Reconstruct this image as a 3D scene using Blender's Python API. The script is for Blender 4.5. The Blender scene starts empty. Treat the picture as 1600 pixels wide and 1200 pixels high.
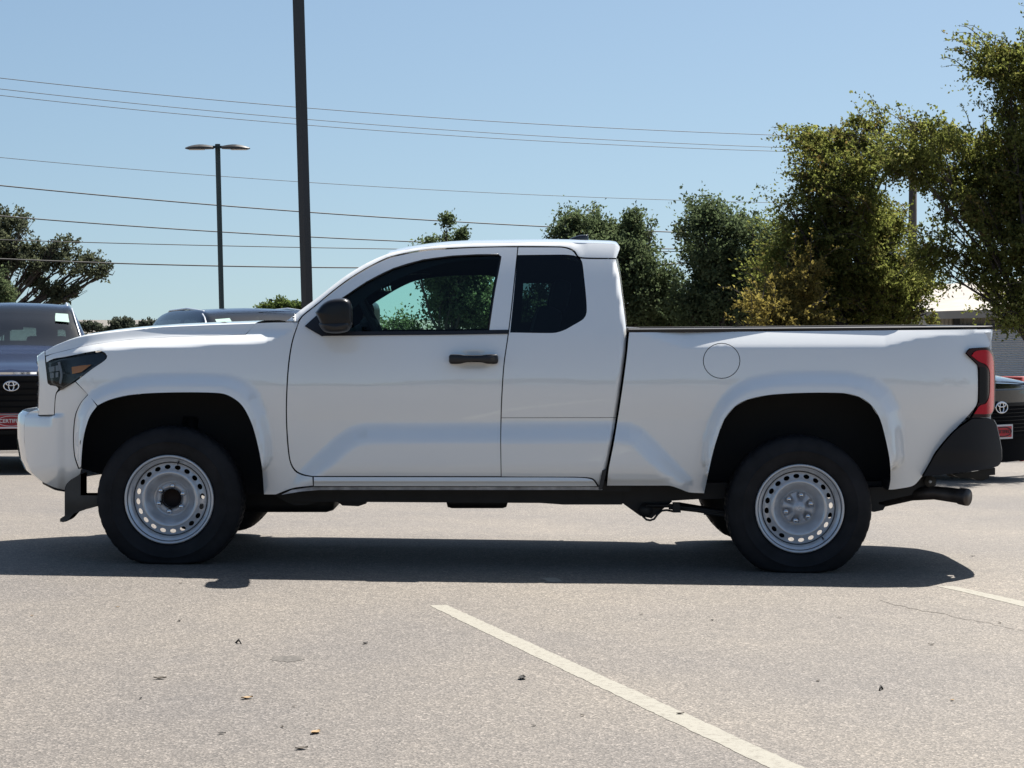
import bpy, math, random
import numpy as np
from mathutils import Vector, geometry
rad = math.radians
random.seed(7); RNG = np.random.default_rng(7)
C = bpy.context.scene.collection
scene = bpy.context.scene

# ------------------------------------------------------------------ camera, sky, sun, exposure
F = 3162.0; TH = rad(1.87); CAMY = -10.8; CAMZ = 1.349
cd = bpy.data.cameras.new('camera'); cam = bpy.data.objects.new('camera', cd); C.objects.link(cam)
cam.location = (0, CAMY, CAMZ); cam.rotation_euler = (rad(90) - TH, 0, 0)
cd.sensor_width = 36; cd.lens = 36 * F / 1600; cd.clip_start = 0.1; cd.clip_end = 5000
scene.camera = cam
SD = Vector((0.36, 0.50, 1.0)).normalized()
world = bpy.data.worlds.new('World'); scene.world = world; world.use_nodes = True
wn = world.node_tree; bg = wn.nodes['Background']; sky = wn.nodes.new('ShaderNodeTexSky')
sky.sky_type = 'NISHITA'; sky.sun_disc = False
sky.sun_elevation = math.asin(SD.z); sky.sun_rotation = math.atan2(SD.x, SD.y)
sky.altitude = 0; sky.air_density = 1.0; sky.dust_density = 1.2; sky.ozone_density = 2.3
tcw = wn.nodes.new('ShaderNodeTexCoord'); vad = wn.nodes.new('ShaderNodeVectorMath'); vad.operation = 'ADD'; vad.inputs[1].default_value = (0, 0, .09)
vno = wn.nodes.new('ShaderNodeVectorMath'); vno.operation = 'NORMALIZE'
wn.links.new(tcw.outputs['Generated'], vad.inputs[0]); wn.links.new(vad.outputs[0], vno.inputs[0]); wn.links.new(vno.outputs[0], sky.inputs[0])
stn = wn.nodes.new('ShaderNodeMix'); stn.data_type = 'RGBA'; stn.blend_type = 'MULTIPLY'; stn.inputs[0].default_value = 1; stn.inputs[7].default_value = (.92, .965, .93, 1)
wn.links.new(sky.outputs[0], stn.inputs[6]); wn.links.new(stn.outputs[2], bg.inputs[0]); bg.inputs[1].default_value = 0.0515
sl = bpy.data.lights.new('sun', 'SUN'); sl.energy = 4.4; sl.angle = rad(0.55); sl.color = (1.0, 0.955, 0.89)
so = bpy.data.objects.new('sun', sl); C.objects.link(so); so.rotation_euler = SD.to_track_quat('Z', 'Y').to_euler()
so.location = (8, 10, 25)
vs = scene.view_settings; vs.view_transform = 'Standard'; vs.look = 'None'; vs.exposure = 1.25; vs.gamma = 1.0; vs.use_curve_mapping = False
scene.cycles.max_bounces = 10; scene.cycles.transparent_max_bounces = 12

# ------------------------------------------------------------------ pixel -> point on the plane y = Y (photo is 1600 x 1200)
cT, sT = math.cos(TH), math.sin(TH)
def P(u, v, Y):
    u = np.asarray(u, float); v = np.asarray(v, float); Y = np.asarray(Y, float)
    a = (u - 800) / F; b = (v - 600) / F
    dy = cT - b * sT; dz = -sT - b * cT
    t = (Y - CAMY) / dy
    return np.stack(np.broadcast_arrays(a * t, Y, CAMZ + dz * t), -1)
def p(u, v, Y): return Vector(P(u, v, Y).tolist())
SX = -0.0135
def gz(x, y):       # the lot: a gentle cross fall, dropping away behind the truck
    return SX * max(-25, min(25, x)) - 0.033 * (min(max(y, 1), 45) - 1)
def G(u, v, dz=0.0):  # pixel -> lot surface near the truck
    a = (u - 800) / F; b = (v - 600) / F
    dy = cT - b * sT; d = -sT - b * cT
    t = (-CAMZ + dz) / (d - SX * a)
    q = Vector((a * t, CAMY + dy * t, CAMZ + d * t))
    if q.y > 1:
        t = (-CAMZ + dz + 0.033 * (CAMY * -1 * -1 - 1)) / (d - SX * a + 0.033 * dy)
        q = Vector((a * t, CAMY + dy * t, CAMZ + d * t))
    return q
YC = 0.975          # the truck's centre line

# ------------------------------------------------------------------ materials
def new_mat(name):
    m = bpy.data.materials.new(name); m.use_nodes = True
    return m, m.node_tree, m.node_tree.nodes['Principled BSDF']
def mat(name, col, rough=0.5, metal=0.0, coat=0.0, spec=0.5, bump=None, var=0.0, vscale=4.0, coat_rough=0.03):
    m, nt, b = new_mat(name)
    b.inputs['Base Color'].default_value = (*col, 1); b.inputs['Roughness'].default_value = rough
    b.inputs['Metallic'].default_value = metal; b.inputs['Coat Weight'].default_value = coat
    b.inputs['Coat Roughness'].default_value = coat_rough; b.inputs['Specular IOR Level'].default_value = spec
    tc = nt.nodes.new('ShaderNodeTexCoord')
    if var:
        n = nt.nodes.new('ShaderNodeTexNoise'); n.inputs['Scale'].default_value = vscale; n.inputs['Detail'].default_value = 6
        nt.links.new(tc.outputs['Object'], n.inputs['Vector'])
        r = nt.nodes.new('ShaderNodeValToRGB'); e = r.color_ramp.elements
        e[0].position = .3; e[1].position = .7
        e[0].color = (*[c * (1 - var) for c in col], 1); e[1].color = (*[min(1, c * (1 + var)) for c in col], 1)
        nt.links.new(n.outputs['Fac'], r.inputs['Fac']); nt.links.new(r.outputs['Color'], b.inputs['Base Color'])
    if bump:
        n = nt.nodes.new('ShaderNodeTexNoise'); n.inputs['Scale'].default_value = bump[0]; n.inputs['Detail'].default_value = 3
        nt.links.new(tc.outputs['Object'], n.inputs['Vector'])
        bb = nt.nodes.new('ShaderNodeBump'); bb.inputs['Strength'].default_value = bump[1]; bb.inputs['Distance'].default_value = bump[2]
        nt.links.new(n.outputs['Fac'], bb.inputs['Height']); nt.links.new(bb.outputs['Normal'], b.inputs['Normal'])
        nt.links.new(bb.outputs['Normal'], b.inputs['Coat Normal'])
    return m
def glass(name, tint, refl=1.0, rough=0.0):
    m = bpy.data.materials.new(name); m.use_nodes = True; nt = m.node_tree; nt.nodes.clear()
    out = nt.nodes.new('ShaderNodeOutputMaterial'); tr = nt.nodes.new('ShaderNodeBsdfTransparent')
    tr.inputs[0].default_value = (*tint, 1); gl = nt.nodes.new('ShaderNodeBsdfGlossy'); gl.inputs['Roughness'].default_value = rough
    gl.inputs[0].default_value = (refl, refl, refl, 1)
    fr = nt.nodes.new('ShaderNodeFresnel'); fr.inputs[0].default_value = 1.5
    mx = nt.nodes.new('ShaderNodeMixShader'); nt.links.new(fr.outputs[0], mx.inputs[0])
    nt.links.new(tr.outputs[0], mx.inputs[1]); nt.links.new(gl.outputs[0], mx.inputs[2]); nt.links.new(mx.outputs[0], out.inputs[0])
    return m
M = {}
M['paint'] = mat('white_paint', (.91, .92, .91), .22, coat=1.0, bump=(1.6, .12, .02), coat_rough=.02)
M['shell'] = mat('dark_inner_shell', (.012, .012, .014), .8)
M['trim'] = mat('black_plastic_trim', (.014, .014, .017), .42, var=.2)
M['gloss'] = mat('gloss_black', (.010, .010, .013), .12, coat=.6)
M['bumper'] = mat('grey_grained_plastic', (.015, .016, .019), .65, spec=.25, bump=(400, .25, .001))
M['tyre'] = mat('tyre_rubber', (.015, .015, .017), .7, spec=.25, var=.35, vscale=9)
M['steel'] = mat('silver_wheel_paint', (.60, .62, .65), .30, metal=.4, coat=.4, var=.05, vscale=30)
M['steel2'] = mat('machined_hub', (.56, .57, .60), .36, metal=.35, bump=(60, .3, .004))
M['nut'] = mat('chrome_nut', (.75, .76, .78), .15, metal=1)
M['hubhole'] = mat('rusty_hub', (.022, .012, .010), .8)
M['chassis'] = mat('chassis_black', (.010, .010, .011), .6, var=.4, vscale=8)
M['dusty'] = mat('dusty_dark_plastic', (.060, .056, .050), .7, var=.25, vscale=6)
M['exhaust'] = mat('exhaust_steel', (.055, .048, .045), .45, metal=.5, var=.5, vscale=12)
M['red'] = mat('red_lens', (.50, .002, .020), .14, spec=.3)
M['reddark'] = mat('smoked_lens', (.03, .004, .007), .2, spec=.3)
M['amber'] = mat('amber_reflector', (.95, .33, .03), .2, coat=.5)
M['chrome'] = mat('chrome', (.8, .8, .82), .08, metal=1)
M['lamp_inner'] = mat('lamp_housing', (.012, .013, .016), .25, coat=.3)
M['paint'].node_tree.nodes['Principled BSDF'].inputs['Coat IOR'].default_value = 1.75
M['glassf'] = glass('green_tint_glass', (.72, .93, .87), .5)
M['glassr'] = glass('privacy_glass', (.26, .37, .37), .8)
M['clear'] = glass('clear_lens', (.9, .92, .94), .45)
M['cabin'] = mat('cabin_trim', (.014, .015, .018), .75)
M['mirror'] = mat('mirror_glass', (.8, .82, .85), .02, metal=1)
M['liner'] = mat('wheel_arch_liner', (.016, .016, .017), .8)
M['lens'] = mat('lens_box', (.50, .53, .56), .25, coat=.5)
M['bedliner'] = mat('bed_liner', (.03, .03, .033), .7)

# ------------------------------------------------------------------ mesh helpers
def tag(o, label=None, cat=None, group=None, kind=None):
    for k, v in (('label', label), ('category', cat), ('group', group), ('kind', kind)):
        if v: o[k] = v
    return o
def thing(name, loc, label, cat, rz=0, group=None):
    o = bpy.data.objects.new(name, None); C.objects.link(o); o.location = loc; o.rotation_euler = (0, 0, rz)
    o.empty_display_size = .2
    return tag(o, label, cat, group)
def mk(name, verts, faces, m, parent=None, smooth=True, normals=None, local=False):
    """one mesh object; verts in world space unless local (then in the parent's space)"""
    me = bpy.data.meshes.new(name)
    me.from_pydata([tuple(map(float, q)) for q in verts], [], [tuple(int(i) for i in f) for f in faces])
    if m is not None: me.materials.append(m)
    me.update()
    if smooth: me.polygons.foreach_set('use_smooth', [True] * len(me.polygons))
    if normals is not None: me.normals_split_custom_set_from_vertices([tuple(map(float, n)) for n in normals])
    o = bpy.data.objects.new(name, me); C.objects.link(o)
    if parent is not None:
        o.parent = parent
        if not local: o.matrix_parent_inverse = world_of(parent).inverted()
    return o
def world_of(o):
    from mathutils import Matrix
    m = Matrix.LocRotScale(o.location, o.rotation_euler, o.scale)
    if o.parent: m = world_of(o.parent) @ o.matrix_parent_inverse @ m
    return m
def sharp(o, ang=35):
    o.data.set_sharp_from_angle(angle=rad(ang)) if hasattr(o.data, 'set_sharp_from_angle') else None
    return o
class MB:
    """collects shapes that become one mesh"""
    def __init__(s): s.v = []; s.f = []
    def add(s, v, f):
        k = len(s.v); s.v += [tuple(map(float, q)) for q in v]; s.f += [tuple(i + k for i in q) for q in f]; return s
    def box(s, c, d, bev=.0, rz=0, rx=0, ry=0):
        import bmesh
        from mathutils import Matrix
        bm = bmesh.new(); bmesh.ops.create_cube(bm, size=1)
        for q in bm.verts: q.co = Vector((q.co.x * d[0], q.co.y * d[1], q.co.z * d[2]))
        if bev: bmesh.ops.bevel(bm, geom=bm.edges[:], offset=bev, segments=2, affect='EDGES', profile=.6)
        mt = Matrix.Translation(Vector(c)) @ Matrix.Rotation(rz, 4, 'Z') @ Matrix.Rotation(ry, 4, 'Y') @ Matrix.Rotation(rx, 4, 'X')
        bm.verts.ensure_lookup_table()
        s.add([mt @ q.co for q in bm.verts], [[q.index for q in f.verts] for f in bm.faces]); bm.free(); return s
    def tube(s, pts, r, n=10, cap=True, sq=False):
        pts = [Vector(q) for q in pts]; rr = r if isinstance(r, (list, tuple)) else [r] * len(pts)
        v = []; f = []; prev = None
        for i, q in enumerate(pts):
            d = (pts[min(i + 1, len(pts) - 1)] - pts[max(i - 1, 0)]).normalized()
            if prev is None: a = d.orthogonal().normalized()
            else: a = (prev - d * prev.dot(d)).normalized()
            prev = a; b = d.cross(a)
            for k in range(n):
                t = 2 * math.pi * (k + (.5 if sq else 0)) / n
                v.append(q + (a * math.cos(t) + b * math.sin(t)) * rr[i])
        for i in range(len(pts) - 1):
            for k in range(n): f.append((i * n + k, i * n + (k + 1) % n, (i + 1) * n + (k + 1) % n, (i + 1) * n + k))
        if cap: f.append(tuple(range(n - 1, -1, -1))); f.append(tuple((len(pts) - 1) * n + k for k in range(n)))
        return s.add(v, f)
    def grid(s, g, close=False):
        g = np.asarray(g); n, m_ = g.shape[:2]; f = []
        for i in range(n - 1):
            for j in range(m_ - 1 + (1 if close else 0)):
                j2 = (j + 1) % m_; f.append((i * m_ + j, i * m_ + j2, (i + 1) * m_ + j2, (i + 1) * m_ + j))
        return s.add(g.reshape(-1, 3), f)
    def lathe_y(s, c, prof, n=64):   # prof: (radius, y) pairs, axis along y
        g = []
        for r_, y in prof: g.append([(c[0] + r_ * math.cos(2 * math.pi * k / n), c[1] + y, c[2] + r_ * math.sin(2 * math.pi * k / n)) for k in range(n)])
        return s.grid(g, True)
    def build(s, name, m, parent=None, smooth=True, ang=None, local=False):
        o = mk(name, s.v, s.f, m, parent, smooth, local=local)
        if ang: sharp(o, ang)
        return o

def cr(pts, step=5.0):
    """Catmull-Rom through 2-D points; a third element marks a corner. Closed."""
    n = len(pts); out = []
    for i in range(n):
        p0, p1, p2, p3 = pts[i - 1], pts[i], pts[(i + 1) % n], pts[(i + 2) % n]
        a = np.array(p1[:2], float); b = np.array(p2[:2], float)
        t0 = (b - np.array(p0[:2])) / 2 if len(p1) < 3 else (b - a)
        t1 = (np.array(p3[:2]) - a) / 2 if len(p2) < 3 else (b - a)
        if len(p1) == 3 and len(p2) == 3: t0 = t1 = b - a
        L = np.linalg.norm(b - a); t0 = t0 * min(1, L / (np.linalg.norm(t0) + 1e-9)); t1 = t1 * min(1, L / (np.linalg.norm(t1) + 1e-9))
        k = max(1, int(round(L / step)))
        for j in range(k):
            t = j / k; t2 = t * t; t3 = t2 * t
            out.append((2 * t3 - 3 * t2 + 1) * a + (t3 - 2 * t2 + t) * t0 + (-2 * t3 + 3 * t2) * b + (t3 - t2) * t1)
    return np.array(out)
def inside(pt, poly):
    x = pt[:, 0]; y = pt[:, 1]; r = np.zeros(len(pt), bool); n = len(poly)
    for i in range(n):
        x1, y1 = poly[i]; x2, y2 = poly[(i + 1) % n]
        if y1 == y2: continue
        c = ((y1 > y) != (y2 > y)) & (x < (x2 - x1) * (y - y1) / (y2 - y1) + x1); r ^= c
    return r
def dist(u, v, line, closed=False):
    pt = np.stack([np.ravel(u), np.ravel(v)], -1); L = np.array([q[:2] for q in line], float)
    if closed: L = np.vstack([L, L[:1]])
    d = np.full(len(pt), 1e9)
    for a, b in zip(L[:-1], L[1:]):
        ab = b - a; t = np.clip(((pt - a) @ ab) / (ab @ ab + 1e-12), 0, 1)
        d = np.minimum(d, np.linalg.norm(pt - a - t[:, None] * ab, axis=1))
    return d.reshape(np.shape(u))
def s01(t): t = np.clip(t, 0, 1); return t * t * (3 - 2 * t)
def inset(poly, d):
    n = len(poly); area = 0
    for i in range(n): area += poly[i - 1][0] * poly[i][1] - poly[i][0] * poly[i - 1][1]
    sg = 1 if area > 0 else -1; out = []
    for i in range(n):
        t = poly[(i + 1) % n] - poly[i - 1]; t = t / (np.linalg.norm(t) + 1e-9)
        e1 = poly[i] - poly[i - 1]; e1 = e1 / (np.linalg.norm(e1) + 1e-9); cs = max(.5, abs(e1 @ t))
        out.append(poly[i] + sg * np.array([-t[1], t[0]]) * d / cs)
    return np.array(out)
def panel(name, outline, D, m, parent, holes=(), gap=.55, res=5.0, flange=.022, far=True, off=0.0, raw=False, edge=True):
    """a body panel: outline in photo pixels, D(u,v) its depth in metres; custom normals from D. Returns near, far objects."""
    O = outline if raw else cr(outline, res)
    if gap: O = inset(O, gap)
    H = [cr(h, res) if not raw else h for h in holes]
    lo = O.min(0); hi = O.max(0)
    gu, gv = np.meshgrid(np.arange(lo[0] + res * .5, hi[0], res), np.arange(lo[1] + res * .5, hi[1], res))
    g = np.stack([gu.ravel(), gv.ravel()], -1)
    if len(g):
        k = inside(g, O) & (dist(g[:, 0], g[:, 1], O, True) > res * .45)
        for h in H: k &= ~inside(g, h) & (dist(g[:, 0], g[:, 1], h, True) > res * .45)
        g = g[k]
    loops = [O] + H; pts = []; ed = []
    for L in loops:
        b = len(pts); pts += [tuple(q) for q in L]; ed += [(b + i, b + (i + 1) % len(L)) for i in range(len(L))]
    pts += [tuple(q) for q in g]
    vv, _, ff, *_ = geometry.delaunay_2d_cdt([Vector(q) for q in pts], ed, [], 0, 1e-4)
    V = np.array([tuple(q) for q in vv]); Fc = np.array([tuple(f) for f in ff])
    cen = V[Fc].mean(1); k = inside(cen, O)
    for h in H: k &= ~inside(cen, h)
    Fc = Fc[k]
    def pos(u, v): return P(u, v, D(u, v) + off)
    X = pos(V[:, 0], V[:, 1]); e = .8
    N = -np.cross(pos(V[:, 0] + e, V[:, 1]) - pos(V[:, 0] - e, V[:, 1]), pos(V[:, 0], V[:, 1] + e) - pos(V[:, 0], V[:, 1] - e))
    N /= np.linalg.norm(N, axis=1)[:, None] + 1e-12
    fn = np.cross(X[Fc[:, 1]] - X[Fc[:, 0]], X[Fc[:, 2]] - X[Fc[:, 0]])
    fl = (fn * N[Fc[:, 0]]).sum(1) < 0; Fc[fl] = Fc[fl][:, ::-1]
    verts = X.tolist(); nor = N.tolist(); faces = Fc.tolist()
    if flange:
        for L in loops:
            A = pos(L[:, 0], L[:, 1]); n = len(L); b = len(verts)
            t = np.roll(A, -1, 0) - np.roll(A, 1, 0); q = np.stack([t[:, 2], 0 * t[:, 0], -t[:, 0]], -1); q /= np.linalg.norm(q, axis=1)[:, None] + 1e-9
            verts += A.tolist() + (A + [0, flange, 0]).tolist(); nor += q.tolist() * 2
            for i in range(n): j = (i + 1) % n; faces.append([b + i, b + j, b + n + j, b + n + i])
    near = mk(name, verts, faces, m, parent, normals=nor)
    if not far: return near, None
    return near, mirror_obj(name, verts, faces, nor, m, parent)
def mirror_obj(name, verts, faces, nor, m, parent):
    V = np.array(verts, float); V[:, 1] = 2 * YC - V[:, 1]
    N = None
    if nor is not None: N = np.array(nor, float); N[:, 1] *= -1
    return mk(name, V, [list(f)[::-1] for f in faces], m, parent, normals=N)
def mir(o, name=None, parent=None):
    """mirrored twin of a part across the truck's centre line"""
    me = o.data; mw = world_of(o)
    return mirror_obj(name or o.name.split('.')[0], [mw @ q.co for q in me.vertices], [list(f.vertices) for f in me.polygons], None, me.materials[0] if me.materials else None, parent or o.parent)
def pillow(name, outline, m, parent, y0, y1, rings=((0, 1), (.45, 1.0), (.8, .93), (.95, .75), (1, .35)), step=3, far=True):
    O = cr(outline, step); c = O.mean(0); g = []
    for t, s_ in rings:
        y = y0 + (y1 - y0) * t; q = c + (O - c) * s_
        g.append(P(q[:, 0], q[:, 1], y))
    b = MB().grid(g, True); n = len(O); k = len(b.v)
    b.v.append(tuple(P(c[0], c[1], y1 + (y1 - y0) * .01))); base = (len(rings) - 1) * n
    for i in range(n): b.f.append((base + i, base + (i + 1) % n, k))
    o = b.build(name, m, parent)
    return (o, mir(o)) if far else (o, None)

# ------------------------------------------------------------------ the pickup's body depth map (metres inward of its widest plane)
W_FRONT = [(127, 732), (128, 712), (130, 690), (134, 670), (141, 650), (152, 634), (170, 625.5), (200, 618), (240, 614.5), (300, 613.4), (345, 615), (362, 621), (378, 634), (392, 660), (402, 694), (409, 732), (412, 772)]
O_FRONT = [(123, 731), (117, 712), (115, 684), (118, 650), (126, 630), (138, 613), (156, 602), (190, 589), (226, 583), (270, 581), (320, 581.5), (362, 585), (386, 595), (408, 616), (421, 646), (427, 680), (427, 715), (418, 731), (409, 733)]
W_REAR = [(1100.5, 771), (1106, 744), (1114, 708), (1122, 681), (1132, 655), (1148, 635.5), (1168, 624.5), (1200, 617.5), (1240, 614.6), (1280, 613.7), (1318, 614.5), (1342, 620), (1360, 632), (1374, 653), (1383, 684), (1390, 720), (1391, 750), (1388, 766)]
O_REAR = [(1102, 729), (1095, 722), (1095, 690), (1105, 656), (1120, 627), (1141, 604), (1168, 588), (1214, 580), (1270, 577.5), (1330, 580), (1368, 590), (1393, 609), (1410, 636), (1416, 668), (1417, 715), (1408, 731), (1391, 733)]
L_LOW = [(445, 764), (462, 738), (486, 714), (520, 682), (546, 664), (570, 659), (760, 658), (960, 656), (988, 659), (1008, 668), (1030, 690), (1062, 724), (1086, 748), (1090, 800), (445, 800)]
SEAM = [(462, 506), (473, 493), (497, 474), (520, 455), (544, 437), (575, 418), (606, 403), (637.5, 395), (669, 390), (700, 388), (740, 386), (808, 385), (876, 385.6), (890, 388), (898, 393), (906, 402), (963, 404)]
def rear_edge(v): return np.interp(v, [384, 410, 430, 460, 490, 521, 552, 598, 648, 694, 732, 762], [968, 963, 968, 972, 976, 979, 977, 971, 963.6, 956, 948, 940])
def D(u, v, cab=False, shell=False):
    u = np.asarray(u, float); v = np.asarray(v, float)
    dm = .058 + .026 * (np.clip(v - 605, -90, 50) / 60) ** 2 + np.clip(v - 655, 0, 200) * .0004
    # lower door bulge
    pt = np.stack([u.ravel(), v.ravel()], -1); ins = inside(pt, L_LOW).reshape(u.shape)
    dl = np.where(ins, dist(u, v, L_LOW[:-1]), 0.)
    low = .018 + .00012 * np.clip(v - 690, 0, 200) + .05 * (np.clip(v - 722, 0, 60) / 40) ** 2
    w = s01(dl / 36.); d = dm * (1 - w) + low * w
    # shoulders: bed and front fender
    vb = np.interp(u, [985, 1068, 1384, 1440, 1550], [516, 545, 544, 530, 519]); x = np.clip(vb - v, 0, 60)
    d = d + np.where(u > 980, .0017 * x * x / (x + 3.), 0)
    vf = np.interp(u, [40, 72, 110, 160, 300, 416, 444, 460], [566, 562, 556, 549, 543, 537, 524, 516]); x = np.clip(vf - v, 0, 60)
    vh = np.interp(u, [70, 84, 100, 120, 150, 200, 260, 330, 384, 460], [556, 552, 548, 543, 537, 530.5, 526.5, 524, 522.5, 519]); xh = np.clip(vh - v, 0, 40)
    d = d + np.where(u < 461, .0030 * x * x / (x + 3.) - .0022 * xh * xh / (xh + 4.), 0)
    # greenhouse
    y = np.clip((521 - v) / 123., 0, 1.3)
    d = d + np.where((u > 461) & (u < 982), .165 * y + .035 * y * y - .026 * (((np.clip(v, 515, 521) - 605) / 60) ** 2 - ((521 - 605) / 60) ** 2), 0)
    if cab: d = d + np.where(u > 900, .035 * np.clip((u - rear_edge(v) + 7) / 7., 0, 1.1) ** 2, 0)
    if shell: d = d + .036 + .10 * np.exp(-((u - rear_edge(v)) / 24.) ** 2)
    # corners in plan
    d = d + .42 * np.clip((150 - u) / 112., 0, 1.1) ** 2.2 + .11 * np.clip((u - 1435) / 115., 0, 1.3) ** 2.6
    d = d + np.where(u < 135, .12 * np.clip((v - 725) / 40., 0, 1.2) ** 2, 0)
    # wheel flares
    for O, Wl in ((O_FRONT, W_FRONT), (O_REAR, W_REAR)):
        cx_ = 270 if O is O_FRONT else 1248; ins = inside(pt, O + [(q[0] + 14 * (cx_ - q[0]) / 130., q[1] + 12 * (730 - q[1]) / 117.) for q in Wl[::-1]]).reshape(u.shape)
        a = dist(u, v, O); b = dist(u, v, Wl); s_ = a / (a + b + 1e-6)
        f = np.where(ins, s01(s_ / .74), 0.); d = d * (1 - f) + (.0 + .016 * (1 - s_)) * f
    # door handle cup, fuel door dish
    d = d + .012 * np.exp(-(((u - 740) / 20) ** 4 + ((v - 562) / 12.5) ** 4))
    return d
def Dcab(u, v): return D(u, v, cab=True)
def Dshell(u, v): return D(u, v, shell=True)
def Drail(u, v):
    x = dist(u, v, SEAM); up = v < np.interp(u, [q[0] for q in SEAM], [q[1] for q in SEAM])
    return D(u, v, cab=True) + np.where(up, (.058 * (1 - s01((u - 860) / 60.)) + .004) * (np.clip(x, 0, 24) / 15.) ** 2, 0)

T = thing('pickup_truck', (0, YC, 0), 'white two door pickup truck with steel wheels, parked side on across the lot', 'pickup truck')
PT = M['paint']
# ---- front door with its window
WIN_F = [(519, 523, 1), (516, 500), (524, 476), (538, 463.5), (572.5, 440.5), (614.7, 419.4), (660.7, 406), (706.7, 400), (745, 398), (779, 397.5), (783, 401), (773, 456), (763.5, 518, 1)]
DOOR = [(467, 503, 1), (457.5, 532.5), (451.8, 567), (448.7, 609), (448, 651), (450, 690), (453.7, 720), (461, 734), (473, 741), (488, 744.2, 1), (783, 744.6, 1), (782.2, 686), (783.4, 628), (787, 571), (794, 521), (799, 480), (809, 386, 1), (780, 386), (740, 387), (700, 389), (669, 391), (637.5, 396), (606, 404), (575, 419), (544, 438), (520, 456), (497, 475), (473, 494)]
DOORHOLE = [(514, 522.5, 1), (512, 500), (522, 474), (538, 463), (572.5, 440), (614.7, 419), (660.7, 405.6), (706.7, 399.6), (745, 397.6), (779, 397.1), (783.5, 401), (773.5, 456), (764.6, 515.5, 1), (794, 515.2, 1), (793, 521, 1)]
fd, fdf = panel('front_door', DOOR, D, PT, T, holes=[DOORHOLE])
def glasspane(name, out, par, parf, m, off=.012):
    a, b = panel(name, out, D, m, par, gap=0, flange=0, res=9, off=off)
    b.parent = parf; return a, b
glasspane('window_glass', WIN_F, fd, fdf, M['glassf'])
belt = [(499, 523.5, 1), (540, 518, 1), (600, 517.8, 1), (700, 517, 1), (795, 515.4, 1), (794, 521.5, 1), (700, 523, 1), (600, 523.8, 1), (503, 525, 1)]
a, b = panel('belt_trim', belt, D, M['trim'], fd, gap=0, off=-.006, flange=.02); b.parent = fdf
sail = [(476, 509.5, 1), (497, 491), (519, 478), (526, 490), (524, 519, 1), (503, 525.5, 1), (490, 518)]
a, b = panel('mirror_sail', sail, D, M['trim'], fd, gap=0, off=-.008, flange=.02); b.parent = fdf
run = [(538, 463.5), (572.5, 440.5), (614.7, 419.4), (660.7, 406), (706.7, 400), (745, 398), (779, 397.5), (783, 401), (773, 456), (763.5, 518)]
b_ = MB(); b_.tube([p(u, v, float(D(np.array([u]), np.array([v]))[0]) + .006) for u, v in run], .006, 6)
o = b_.build('window_seal', M['trim'], fd); mir(o, parent=fdf)
# handle
hd = [(703, 554.2), (719, 553.8), (725, 554.8), (754, 554.8), (760, 553.8), (777, 554.2), (778.6, 561), (777, 568), (762, 568.4), (752, 566.2), (729, 566.2), (719, 568.4), (703, 568), (701.4, 561)]
a, b = pillow('door_handle', hd, M['trim'], fd, .075, .012, rings=((0, 1), (.6, 1), (.9, .985), (1, .96))); b.parent = fdf
a, b = pillow('handle_lock', [(766, 558.5), (770, 556), (774, 558.5), (774, 563), (770, 565), (766, 563)], M['dusty'], fd, .03, .0105, far=False)
# ---- rear access door (upper and lower skins) with privacy window
WIN_R = [(797, 519.6, 1), (803, 460), (808.5, 398.5, 1), (850, 398), (886, 398), (903, 401), (909.5, 409), (913, 436), (916, 466), (916.6, 488), (912, 498), (896, 508), (880, 516.5), (864, 520.3)]
ACU = [(783.2, 653, 1), (784, 628), (787.6, 571), (794.6, 521), (799.6, 480), (809.6, 386, 1), (876, 386.4), (889, 389), (897, 394), (905, 403.2), (963, 404.6, 1), (964, 412), (968, 430), (972, 460), (976, 490), (979, 521), (977, 552), (971, 598), (963.2, 652.6, 1)]
ad, adf = panel('rear_access_door', ACU, Dcab, PT, T, holes=[WIN_R])
glasspane('window_glass', WIN_R, ad, adf, M['glassr'], .004)
ACL = [(783.2, 652.7, 1), (963, 652.3, 1), (956, 693.6), (948, 732), (941, 762.5, 1), (937, 762.5, 1), (926, 748), (900, 745.4, 1), (783.2, 745, 1), (782.4, 690)]
a, b = panel('lower_door_skin', ACL, Dcab, PT, ad); b.parent = adf
# ---- rocker
ROCK = [(490, 745, 1), (783, 745.5, 1), (900, 746), (925, 749), (934, 760, 1), (900, 760.2, 1), (490, 759.8, 1)]
def Dr(u, v): return .036 + .020 * s01((v - 751) / 5.) + .006 * np.cos((v - 745) / 3.)+0*u
panel('rocker_panel', ROCK, Dr, PT, T, gap=.4, res=3)
PIN = [(440, 773, 1), (456, 765.5, 1), (490, 760.6, 1), (940, 760.6, 1), (941, 765.4, 1), (500, 765.4, 1), (470, 768, 1)]
panel('pinch_weld', PIN, lambda u, v: .085 + 0 * u, mat('scuffed_primer', (.42, .42, .43), .6, var=.5, vscale=14), T, gap=0)
# ---- roof side rail and pillars
SIL = [(446, 501), (450, 499.5), (473, 481.6), (497, 464), (520, 445.6), (544, 428), (575, 409.7), (606, 396.4), (637.5, 389.4), (669, 385), (700, 382), (740, 380), (800, 379), (860, 378.4), (920, 379.6), (958, 381), (966, 382.5)]
RAIL = [(446, 501.5, 1)] + SIL[1:-1] + [(966, 382.5), (968.8, 387), (966, 396), (963, 403.4, 1), (906, 401.6), (898, 392.2), (889, 387.4), (876, 385.2), (808, 384.6), (740, 386), (700, 387.4), (669, 389.4), (637.5, 394.4), (606, 402.4), (575, 417.4), (544, 436.4), (520, 454.4), (497, 473.4), (473, 492.4), (465, 502.5, 1)]
panel('roof_rail', RAIL, Drail, PT, T, res=2.5, gap=.35)
def edge_pts(line, fn): L = np.array(line, float); return P(L[:, 0], L[:, 1], fn(L[:, 0], L[:, 1]))
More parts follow.
